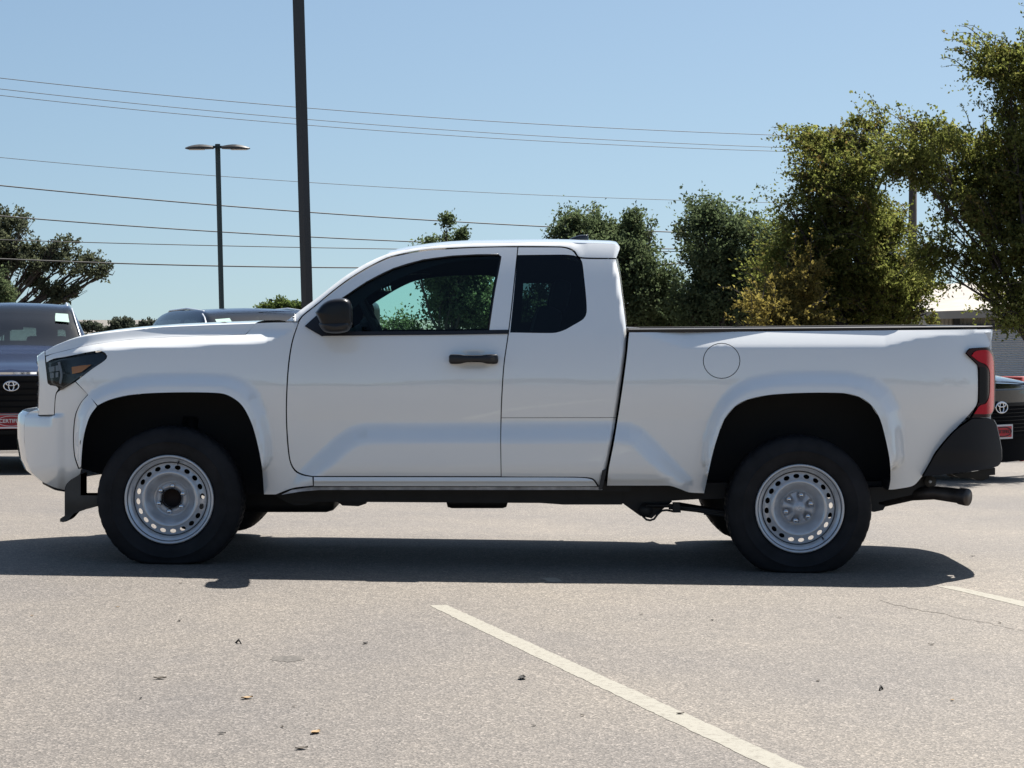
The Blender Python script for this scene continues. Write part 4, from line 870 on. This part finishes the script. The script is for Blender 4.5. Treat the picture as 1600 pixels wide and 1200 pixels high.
def twin_lamp(u0, v0, u1, v1, Y, label, heads, w, hl):
    a = p(u0, v0, Y); b = p(u1, v1, Y); d = (a - b).normalized(); base = b - d * ((b.z - gz(b.x, Y)) / d.z)
    t = thing('street_lamp', base, label, 'street lamp')
    MB().tube([base, a], w, 4, sq=True).build('pole', GPOLE, t, smooth=False)
    for s_ in heads:
        g = []
        for q in np.linspace(0, 1, 9):
            x = s_ * (.12 + hl * q); hw = (.10 + .07 * math.sin(q * 2.6)) * (1 if q < 1 else .5); zt_ = .02 + .055 * math.sin(q * 3.0) - q * q * .05; zb = -.055 - .0 * q + (.02 if q > .9 else 0) - q * .02
            g.append([a + Vector((x, y_, z_ - .08)) for y_, z_ in ((-hw, zb), (-hw, (zt_ + zb) / 2), (-hw * .6, zt_), (hw * .6, zt_), (hw, (zt_ + zb) / 2), (hw, zb))])
        h = MB().grid(g, True).build('lamp_head', mat('lamp_head_grey', (.035, .035, .035), .5), t, ang=40)
        MB().box(a + Vector((s_ * (.12 + hl * .6), 0, -.155)), (hl * .55, .2, .02), .005).build('lamp_lens', mat('lamp_lens', (.45, .42, .38), .3), h, smooth=False)
        MB().box(a + Vector((s_ * .10, 0, -.085)), (.16, .07, .07)).build('lamp_arm', GPOLE, h, smooth=False)
    return t
twin_lamp(340, 225, 346.3, 482, 46., 'double headed street lamp on a thin dark green pole, left of the thick pole', (-1, 1), .072, .78)
twin_lamp(422.5, 467, 423.5, 485, 110., 'tiny far street lamp with one visible head standing in a bush', (1,), .10, .85)
# utility poles that carry the wires
WOOD = mat('pole_wood', (.075, .06, .05), .85, var=.3, vscale=3)
def upole(u, v, Y, label, r=.13, arm=True):
    a = p(u, v, Y); base = Vector((a.x, a.y, gz(a.x, a.y))); t = thing('utility_pole', base, label, 'utility pole')
    MB().tube([base, base.lerp(a, .5), a], [r * 1.2, r * 1.05, r * .85], 12).build('pole', WOOD, t)
    if arm:
        MB().box(a - Vector((0, 0, .35)), (.10, 2.2, .12)).build('cross_arm', WOOD, t, smooth=False)
        for y_ in (-1, -.4, .4, 1): MB().tube([a + Vector((0, y_, -.28)), a + Vector((0, y_, -.12))], [.04, .02], 8).build('insulator', mat('insulator', (.2, .2, .2), .3), t)
    return t
upole(1427, 190, 62., 'wooden utility pole half hidden behind the leafy right hand trees', .15)
upole(9.5, 335, 95., 'thin far utility pole seen through the oak at the left edge', .13, False)
WM = mat('wire_black', (.02, .02, .022), .6)
def wire(pts, w, label, group):
    U = np.array([q[0] for q in pts], float); V_ = np.array([q[1] for q in pts], float)
    deg = min(2, len(pts) - 1); co = np.polyfit(U, V_, deg); us_ = np.linspace(-160, 1427, 41)
    Ys = 48 + (us_ + 160) / 1587 * 14
    P_ = [p(u, float(np.polyval(co, u)), Yy) for u, Yy in zip(us_, Ys)]
    tag(MB().tube(P_, w, 5).build('power_line', WM), label, 'power line', group)
gname = 'overhead wires crossing the sky'
wire([(0, 122), (465, 167), (800, 192), (1245, 212)], .011, 'topmost thin overhead wire across the sky', gname)
wire([(0, 139), (465, 185), (800, 210), (1240, 231)], .010, 'second overhead wire from the top, close above a third one', gname)
wire([(0, 149), (465, 194), (800, 218), (1240, 237)], .010, 'third overhead wire from the top, close under the second', gname)
wire([(0, 246), (470, 284), (800, 303), (1230, 317)], .009, 'faint lone wire crossing just below the head of the double street lamp', gname)
wire([(0, 290), (345, 320), (475, 332), (870, 355), (1065, 363)], .020, 'thick overhead wire that passes above the pickup roof into the dark trees', gname)
wire([(55, 342), (345, 362), (475, 370), (655, 378), (1060, 389)], .019, 'thick overhead wire just under the one that clears the pickup roof', gname)
wire([(30, 375.5), (475, 387), (640, 389), (1060, 393)], .014, 'thin overhead wire between the two lowest thick wires', gname)
wire([(0, 404.5), (475, 417), (565, 419), (1060, 412)], .021, 'lowest overhead wire, running through the oak crown', gname)

# ------------------------------------------------------------------ trees
def leafmat(name, ramp, trans=.35):
    m = bpy.data.materials.new(name); m.use_nodes = True; nt = m.node_tree; nt.nodes.clear(); N = nt.nodes.new; K = nt.links.new
    out = N('ShaderNodeOutputMaterial'); at = N('ShaderNodeAttribute'); at.attribute_name = 'tone'
    r = N('ShaderNodeValToRGB'); e = r.color_ramp.elements
    e[0].position = ramp[0][0]; e[0].color = (*ramp[0][1], 1); e[1].position = ramp[-1][0]; e[1].color = (*ramp[-1][1], 1)
    for q, c in ramp[1:-1]: x = e.new(q); x.color = (*c, 1)
    K(at.outputs['Fac'], r.inputs[0])
    df = N('ShaderNodeBsdfDiffuse'); tl_ = N('ShaderNodeBsdfTranslucent'); 
    K(r.outputs[0], df.inputs[0]); hs = N('ShaderNodeHueSaturation'); hs.inputs['Saturation'].default_value = 1.15; hs.inputs['Value'].default_value = 1.5; K(r.outputs[0], hs.inputs['Color']); K(hs.outputs[0], tl_.inputs[0])
    m1 = N('ShaderNodeMixShader'); m1.inputs[0].default_value = trans; K(df.outputs[0], m1.inputs[1]); K(tl_.outputs[0], m1.inputs[2])
    K(m1.outputs[0], out.inputs[0])
    return m
LM_ELM = leafmat('elm_leaves', [(0, (.135, .10, .045)), (.25, (.108, .106, .040)), (.55, (.122, .138, .046)), (.8, (.175, .190, .065)), (1, (.27, .26, .11))], .5)
LM_OLI = leafmat('yellowing_leaves', [(0, (.12, .095, .04)), (.5, (.18, .15, .055)), (1, (.26, .225, .09))], .5)
LM_OAK = leafmat('dark_green_leaves', [(0, (.060, .074, .045)), (.5, (.085, .110, .058)), (.85, (.13, .16, .088)), (1, (.21, .21, .13))], .42)
LM_LIVE = leafmat('live_oak_leaves', [(0, (.055, .062, .042)), (.6, (.080, .090, .058)), (1, (.14, .15, .09))], .4)
BARK = mat('bark', (.055, .045, .038), .9, var=.35, vscale=6)
def tree(name, label, cat, Y, base_u, blobs, leaf, lm, n, style='elm', seed=1, group=None, depth=.8, trunk_r=.11, limbs=True, updir=(0, 0, 1), spray=.5, dens=1.0):
    """blobs: (u, v, ru, rv[, dy]) crown lobes seen in the photo, given real depth; leaves sit along twigs inside them"""
    rg = np.random.default_rng(seed); sc = (Y - CAMY) / F
    Bc = []; 
    for q in blobs:
        u, v, ru, rv = q[:4]; dy = q[4] if len(q) > 4 else float(rg.uniform(-.5, .5)) * depth
        c = np.array(p(u, v, Y + dy)); Bc.append((c, np.array([ru * sc, min(ru, rv) * sc * 1.05 + .1, rv * sc])))
    bp = p(base_u, 500, Y); base = Vector((bp.x, Y, gz(bp.x, Y)))
    root = thing(name, base, label, cat, group=group)
    # limbs
    tb = MB(); br = MB(); zs = sorted(c[2] for c, _ in Bc); zf = zs[0] + (zs[-1] - zs[0]) * .15; forkz = min(base.z + 1.4, zf - .1) if zf - .2 > base.z + .5 else base.z + .6
    fork = Vector((base.x + float(rg.normal(0, .05)), Y, forkz))
    tb.tube([base, base.lerp(fork, .5) + Vector((.03, .02, 0)), fork], [trunk_r * 1.35, trunk_r, trunk_r * .85], 12); tb.build('trunk', BARK, root)
    rad_tot = [float(r_[0] * r_[2]) for _, r_ in Bc]
    for c, r_ in Bc:
        c = Vector(c); m1 = fork.lerp(c, .45) + Vector((float(rg.normal(0, .12)), float(rg.normal(0, .12)), -.12 if style == 'oak' else .12))
        rr = trunk_r * .5
        br.tube([fork, fork.lerp(m1, .5) + Vector((0, 0, .04)), m1, m1.lerp(c, .6), c + Vector((0, 0, float(r_[2]) * .3))], [rr, rr * .8, rr * .6, rr * .35, rr * .12], 6)
        for k in range(7):
            dv = Vector(rg.normal(0, 1, 3)); dv.z = abs(dv.z) * .8; dv.normalize(); e_ = c + Vector((dv.x * r_[0], dv.y * r_[1], dv.z * r_[2])) * .95; s0 = m1.lerp(c, float(rg.uniform(.2, 1)))
            br.tube([s0, s0.lerp(e_, .5) + Vector(rg.normal(0, .05, 3)), e_], [rr * .28, rr * .16, rr * .05], 5)
    if limbs: br.build('branches', BARK, root)
    # twigs
    w = np.array(rad_tot); w = w / w.sum(); leaf_per = {'elm': 16, 'oak': 10, 'live': 12}[style]
    nt_ = int(n / leaf_per); ncl = max(12, int(nt_ / {'elm': 11, 'oak': 9, 'live': 9}[style]))
    bi = rg.choice(len(Bc), ncl, p=w); cc = np.array([Bc[i][0] for i in bi]); rr = np.array([Bc[i][1] for i in bi])
    dc = rg.normal(0, 1, (ncl, 3)); dc /= np.linalg.norm(dc, axis=1)[:, None]; rc = rg.uniform(.05, 1, ncl) ** .55
    cen_ = cc + dc * rr * (rc * rg.uniform(.85, 1.12, ncl))[:, None] * .95                       # leaf clusters, unevenly spread
    pw_ = rg.uniform(.3, 1.7, ncl); ci = rg.choice(ncl, nt_, p=pw_ / pw_.sum()); sg = np.minimum({'elm': .075, 'oak': .12, 'live': .18}[style] * (rg.uniform(.6, 1.5, ncl)), rr[:, 0] * .35)[ci]
    st = cen_[ci] + rg.normal(0, 1, (nt_, 3)) * sg[:, None] * np.array([1.25, 1.1, .75]); dr = dc[ci]; rad_ = rc[ci]
    ctone = rg.normal(0, .13, ncl)[ci]
    longm = (rad_ > .72) & (rg.uniform(0, 1, nt_) < .5 * spray * (.35 + .65 * (dr[:, 2] > -.1)))
    L = rg.uniform(.5, 1.3, nt_) * {'elm': .17, 'oak': .12, 'live': .20}[style] * (1 + longm * {'elm': 2.4, 'oak': .9, 'live': .3}[style]); L = np.minimum(L, rr[ci][:, 0] * (1.0 if style == 'oak' else 9))
    out = dr * .7 + np.array(updir) * (.45 + .75 * longm)[:, None] + rg.normal(0, .35, (nt_, 3)) * (1 - .5 * longm)[:, None]; out /= np.linalg.norm(out, axis=1)[:, None]
    droop = {'elm': -.75, 'oak': .1, 'live': -.3}[style]
    k = np.tile(np.arange(leaf_per), nt_); ti = np.repeat(np.arange(nt_), leaf_per); f = (k + .5) / leaf_per
    pos = st[ti] + out[ti] * (L[ti] * f)[:, None]; pos[:, 2] += droop * L[ti] * f ** 2 * .6
    pos += rg.normal(0, {'elm': .014, 'oak': .05, 'live': .05}[style], pos.shape)
    dirv = out[ti] * .6 + rg.normal(0, .8, pos.shape); dirv[:, 2] -= .15; dirv /= np.linalg.norm(dirv, axis=1)[:, None]
    sd = np.cross(dirv, rg.normal(0, 1, pos.shape)); sd /= np.linalg.norm(sd, axis=1)[:, None]
    s_ = leaf * rg.uniform(.6, 1.25, len(pos)); wd = {'elm': .30, 'oak': .30, 'live': .32}[style]
    fold = np.cross(dirv, sd) * .18
    A = pos; B = pos + dirv * (s_ * .5)[:, None] + sd * (s_ * wd)[:, None] + fold * s_[:, None]; Cc = pos + dirv * s_[:, None]; Dd = pos + dirv * (s_ * .5)[:, None] - sd * (s_ * wd)[:, None] + fold * s_[:, None]
    # curl every leaf as two triangles about its midrib
    V = np.stack([A, B, Cc, Dd], 1).reshape(-1, 3); nl = len(pos)
    me = bpy.data.meshes.new('crown'); me.vertices.add(nl * 4); me.vertices.foreach_set('co', V.ravel().astype(np.float32))
    idx = (np.arange(nl)[:, None] * 4 + np.array([[0, 1, 2, 0, 2, 3]])).ravel()
    me.loops.add(nl * 6); me.loops.foreach_set('vertex_index', idx.astype(np.int32)); me.polygons.add(nl * 2)
    me.polygons.foreach_set('loop_start', np.arange(0, nl * 6, 3, dtype=np.int32)); me.polygons.foreach_set('loop_total', np.full(nl * 2, 3, np.int32)); me.update()
    tone = np.clip(.5 + (ctone + rg.normal(0, .10, nt_))[ti] + rg.normal(0, .12, nl), 0, 1); at = me.attributes.new('tone', 'FLOAT', 'FACE'); at.data.foreach_set('value', np.repeat(tone, 2).astype(np.float32))
    me.materials.append(lm); o = bpy.data.objects.new('crown', me); C.objects.link(o); o.parent = root; o.matrix_parent_inverse = world_of(root).inverted()
    if style == 'elm':
        tw = MB(); sel = np.where(longm)[0][:320]
        for i in sel:
            q = [Vector(st[i] + out[i] * L[i] * t - np.array([0, 0, 1]) * (-droop) * L[i] * t * t * .6) for t in (0, .35, .7, 1.0)]; tw.tube(q, [.007, .005, .004, .002], 4, cap=False)
        tw.build('twigs', BARK, root)['kind'] = 'stuff'
    return root
# right hand tree, nearest
tree('elm_tree', 'nearest leafy tree at the right edge, with arching sprays reaching far above the tailgate', 'tree', 12.5, 1625,
     [(1575, 105, 42, 34), (1556, 92, 32, 24), (1600, 160, 30, 60), (1630, 110, 60, 60), (1580, 210, 30, 32), (1500, 232, 52, 34), (1448, 235, 44, 38), (1425, 262, 30, 30), (1540, 270, 55, 50), (1590, 290, 45, 60), (1640, 300, 60, 120), (1505, 300, 42, 32), (1560, 350, 45, 48), (1600, 400, 45, 60), (1520, 345, 16, 12), (1470, 345, 14, 11), (1455, 385, 24, 18), (1500, 396, 26, 15), (1545, 408, 26, 18), (1475, 425, 24, 18), (1570, 460, 38, 28), (1605, 480, 30, 28), (1540, 440, 20, 14), (1640, 440, 50, 70), (1553, 492, 14, 9)], .046, LM_ELM, 84000, 'elm', 11, trunk_r=.065, spray=.9, updir=(-.45, 0, .75))
tree('elm_tree', 'broad leafy tree with windblown sprays on top, behind the middle of the pickup bed', 'tree', 14.5, 1330,
     [(1300, 225, 38, 30), (1345, 215, 36, 28), (1275, 250, 26, 26), (1372, 248, 20, 30), (1330, 262, 48, 34), (1310, 305, 44, 30), (1262, 350, 34, 34), (1240, 335, 18, 16), (1310, 360, 46, 40), (1370, 350, 40, 34), (1385, 385, 32, 34), (1290, 410, 62, 44), (1350, 425, 60, 48), (1250, 430, 44, 44), (1420, 440, 34, 40), (1400, 480, 60, 36), (1330, 485, 80, 36), (1265, 490, 60, 36), (1440, 490, 24, 18), (1228, 395, 22, 24), (1300, 445, 60, 40), (1390, 430, 36, 34), (1236, 455, 30, 30), (1335, 330, 40, 34), (1285, 290, 34, 26)], .047, LM_ELM, 96000, 'elm', 5, trunk_r=.12, spray=1.0, updir=(-.75, 0, .8))
tree('shrub', 'low yellowing bush in front of the dark oak, touching the windblown tree', 'shrub', 13.2, 1222, [(1200, 485, 34, 26), (1235, 470, 34, 40), (1228, 500, 46, 22), (1252, 430, 20, 26)], .050, LM_OLI, 11000, 'elm', 8, trunk_r=.05)
tree('oak_tree', 'rounded dark green tree between the cab and the windblown tree', 'tree', 24., 1140,
     [(1100, 335, 26, 22), (1090, 365, 24, 26), (1135, 358, 34, 26), (1180, 365, 34, 24), (1205, 385, 22, 34), (1110, 400, 40, 30), (1150, 410, 50, 40), (1195, 430, 34, 44), (1110, 445, 38, 36), (1150, 470, 60, 40), (1200, 480, 40, 34), (1095, 490, 50, 26), (1140, 500, 70, 22)], .070, LM_OAK, 46000, 'oak', 21, trunk_r=.10, spray=.7)
tree('oak_tree', 'dark green tree with upright shoots directly behind the rear edge of the cab', 'tree', 25.5, 985,
     [(888, 345, 12, 22), (900, 362, 13, 14), (922, 345, 12, 24), (928, 366, 14, 14), (952, 370, 20, 20), (990, 345, 10, 18), (994, 365, 16, 20), (1018, 365, 8, 24), (880, 370, 16, 12), (975, 385, 26, 26), (1005, 400, 22, 28), (960, 410, 40, 36), (1005, 440, 36, 36), (1040, 450, 26, 26), (985, 470, 50, 40), (1035, 485, 40, 28), (1060, 500, 40, 18), (920, 400, 40, 30), (990, 500, 60, 20)], .070, LM_OAK, 40000, 'oak', 33, trunk_r=.09, spray=.7)
tree('oak_tree', 'small tree behind the cab, top shoots above the roof, seen through the door window', 'tree', 25., 705,
     [(697, 360, 8, 15), (722, 370, 4, 10), (698, 384, 12, 8), (666, 379, 6, 5), (645, 388, 10, 6), (692, 412, 20, 14), (722, 420, 24, 18), (690, 432, 18, 24), (715, 445, 36, 32), (745, 430, 24, 30), (712, 480, 42, 30), (745, 480, 40, 34), (655, 512, 30, 7), (620, 516, 40, 5), (770, 500, 50, 20), (840, 490, 26, 34), (850, 450, 18, 22)], .070, LM_OAK, 32000, 'oak', 44, trunk_r=.08, spray=.7)
tree('live_oak_tree', 'gnarled live oak with a spreading broken crown at the left edge', 'tree', 58., -40,
     [(15, 350, 30, 22), (38, 352, 14, 14), (5, 390, 34, 26), (30, 405, 24, 18), (60, 395, 24, 14), (88, 392, 20, 10), (112, 385, 16, 12), (145, 402, 12, 10), (100, 412, 30, 14), (135, 418, 26, 14), (162, 420, 16, 9), (172, 425, 9, 7), (60, 418, 22, 12), (65, 450, 22, 14), (95, 448, 18, 16), (40, 440, 14, 12), (125, 455, 12, 10), (88, 466, 12, 6), (156, 434, 8, 10), (115, 465, 6, 8), (-30, 380, 60, 50), (-40, 440, 60, 40)], .13, LM_LIVE, 22000, 'live', 51, trunk_r=.22, spray=.2)
tree('shrub', 'yellow green bush below the oak at the left edge', 'shrub', 52., 0, [(3, 456, 14, 18), (-20, 450, 20, 26), (12, 464, 9, 9)], .10, LM_OAK, 4600, 'oak', 52, trunk_r=.06)
tree('distant_tree', 'pale green treetop around the tiny far street lamp', 'tree', 100., 440, [(425, 484, 18, 8), (446, 482, 18, 9), (460, 486, 16, 10), (405, 490, 12, 5)], .17, leafmat('far_leaves', [(0, (.06, .09, .035)), (1, (.13, .16, .06))], .4), 6500, 'oak', 61, trunk_r=.15)
tree('distant_tree', 'dark far treetop left of the second SUV', 'tree', 130., 180, [(146, 512, 14, 7), (165, 514, 16, 7), (192, 510, 22, 9), (215, 512, 12, 5), (120, 514, 16, 8), (238, 509, 14, 7), (240, 516, 20, 5)], .22, leafmat('far_leaves_dark', [(0, (.045, .055, .045)), (1, (.10, .11, .08))], .3), 6500, 'oak', 62, trunk_r=.15)

# ------------------------------------------------------------------ buildings and red rail at the right
def corrugated(name, col, sc_, axis='Z', rough=.5):
    m, nt, b = new_mat(name); N = nt.nodes.new; K = nt.links.new; b.inputs['Roughness'].default_value = rough; b.inputs['Base Color'].default_value = (*col, 1)
    tc = N('ShaderNodeTexCoord'); w = N('ShaderNodeTexWave'); w.bands_direction = axis; w.inputs['Scale'].default_value = sc_; K(tc.outputs['Object'], w.inputs['Vector'])
    bp = N('ShaderNodeBump'); bp.inputs['Strength'].default_value = .9; bp.inputs['Distance'].default_value = .03; K(w.outputs['Fac'], bp.inputs['Height']); K(bp.outputs[0], b.inputs['Normal'])
    r = N('ShaderNodeValToRGB'); e = r.color_ramp.elements; e[0].color = (*[c * .8 for c in col], 1); e[1].color = (*col, 1); e[0].position = .0; e[1].position = .35; K(w.outputs['Fac'], r.inputs[0]); K(r.outputs[0], b.inputs['Base Color'])
    return m
Yb = 36.; bx = p(1600, 500, Yb)
gzb = gz(15, Yb)
B1 = thing('metal_building', (bx.x + 4, Yb, gzb), 'beige metal shop with a white roll up door and shallow roof behind the tailgate', 'building')
wl = p(1455, 512, Yb); zt_ = p(1500, 513, Yb).z; ez = p(1500, 489, Yb).z
x0b = wl.x; x1b = x0b + 16
MB().box(((x0b + x1b) / 2, Yb + 5, (gzb + ez) / 2 - .2), (x1b - x0b, 10, ez - gzb + .4)).build('wall', corrugated('beige_siding', (.36, .33, .27), 3.2, 'X'), B1, smooth=False)
dx0 = p(1500, 512, Yb).x; MB().box((dx0 + 4.2, Yb - .06, (gzb + zt_) / 2 - .1), (8.4, .1, zt_ - gzb + .2)).build('roller_door', corrugated('white_slats', (.74, .75, .76), 6.0, 'Z'), B1, smooth=False)
MB().box((dx0 + 4.2, Yb - .14, zt_ + .03), (8.6, .12, .10)).build('door_header', mat('dark_trim', (.05, .045, .045), .6), B1, smooth=False)
MB().box((p(1494, 500, Yb).x, Yb - .05, (ez + zt_) / 2), (.14, .06, ez - zt_)).build('downpipe', mat('pipe_dark', (.03, .03, .03), .6), B1, smooth=False)
rp0 = Vector((x0b - .6, Yb - .7, ez + .02)); rp1 = Vector((x1b + .6, Yb - .7, ez + .55)); 
ridge0 = Vector((x0b - .6, Yb + 5, ez + .62)); ridge1 = Vector((x1b + .6, Yb + 5, ez + 1.75)); bk0 = Vector((x0b - .6, Yb + 10.6, ez + .02)); bk1 = Vector((x1b + .6, Yb + 10.6, ez + .55))
th = Vector((0, 0, -.18))
MB().add([rp0, rp1, ridge1, ridge0, bk0, bk1, rp0 + th, rp1 + th, ridge1 + th, ridge0 + th, bk0 + th, bk1 + th], [(0, 1, 2, 3), (3, 2, 5, 4), (9, 8, 7, 6), (10, 11, 8, 9), (0, 6, 7, 1), (4, 5, 11, 10), (0, 3, 9, 6), (3, 4, 10, 9), (1, 7, 8, 2), (2, 8, 11, 5)]).build('roof', mat('tan_roof', (.30, .27, .235), .7, var=.15, vscale=1.5), B1, smooth=False)
Yc_ = 58.
B2 = thing('metal_building', (p(1600, 500, Yc_).x, Yc_, gz(20, Yc_)), 'larger pale metal building whose white ribbed roof shows between the trees', 'building')
a = p(1455, 484, Yc_); e2_ = p(1496, 452, Yc_); g2 = gz(15, Yc_)
x0 = a.x - 1; x1 = a.x + 16; zr = p(1500, 451, Yc_ + 4).z; ze = p(1455, 486, Yc_).z
MB().box(((x0 + x1) / 2, Yc_ + 6, (g2 + ze) / 2), (x1 - x0, 11.6, ze - g2)).build('wall', corrugated('pale_siding', (.45, .44, .41), 3., 'X'), B2, smooth=False)
r0 = [Vector((x0, Yc_ - .2, ze)), Vector((x1, Yc_ - .2, ze)), Vector((x1, Yc_ + 6, zr)), Vector((x0 + 1.0, Yc_ + 6, zr)), Vector((x0, Yc_ + 12.2, ze)), Vector((x1, Yc_ + 12.2, ze))]
MB().add(r0 + [q + Vector((0, 0, -.15)) for q in r0], [(0, 1, 2, 3), (3, 2, 5, 4), (9, 8, 7, 6), (10, 11, 8, 9), (0, 6, 7, 1), (4, 5, 11, 10), (0, 3, 9, 6), (3, 4, 10, 9), (1, 7, 8, 2), (2, 8, 11, 5)]).build('roof', corrugated('white_metal_roof', (.55, .55, .55), 3., 'X'), B2, smooth=False)
RD = mat('red_paint', (.36, .02, .02), .45)
Yr = 17.; r_ = thing('guard_rail', (p(1597, 600, Yr).x, Yr, gz(8, Yr)), 'red painted steel rail frame standing beyond the black car', 'railing')
zt1 = p(1597, 591.5, Yr).z; xa = p(1500, 590, Yr).x; xb = p(1740, 590, Yr).x
MB().tube([(xa, Yr, zt1), (xb, Yr, zt1)], .030, 10).build('top_bar', RD, r_); MB().tube([(xa, Yr, zt1 - .40), (xb, Yr, zt1 - .40)], .025, 10).build('lower_bar', RD, r_)
for u in (1502, 1597.5, 1738): x = p(u, 600, Yr).x; MB().tube([(x, Yr, gz(x, Yr)), (x, Yr, zt1 + .02)], .034, 10).build('post', RD, r_)

# far wood behind the photographer: it only shows as a dark band mirrored in the truck's side
rg = np.random.default_rng(77); nb = 9000
bx_ = rg.uniform(-70, 70, nb); hh = 3.6 + 1.5 * np.sin(bx_ * .23) + 1.2 * np.sin(bx_ * .61 + 2) + .5 * np.sin(bx_ * 1.9); bz = rg.uniform(.3, 1, nb) ** .7 * hh; by = -52 + rg.normal(0, 1.4, nb)
cp_ = np.stack([bx_, by, bz], -1); d1 = rg.normal(0, .42, (nb, 3)); d2 = rg.normal(0, .42, (nb, 3)); V = np.stack([cp_ - d1, cp_ + d2, cp_ + d1, cp_ - d2], 1).reshape(-1, 3)
o = mk('tree_belt', V, [(4 * i, 4 * i + 1, 4 * i + 2, 4 * i + 3) for i in range(nb)], mat('tree_belt_leaves', (.05, .07, .03), .8, var=.4, vscale=.3), smooth=False); tag(o, kind='stuff')
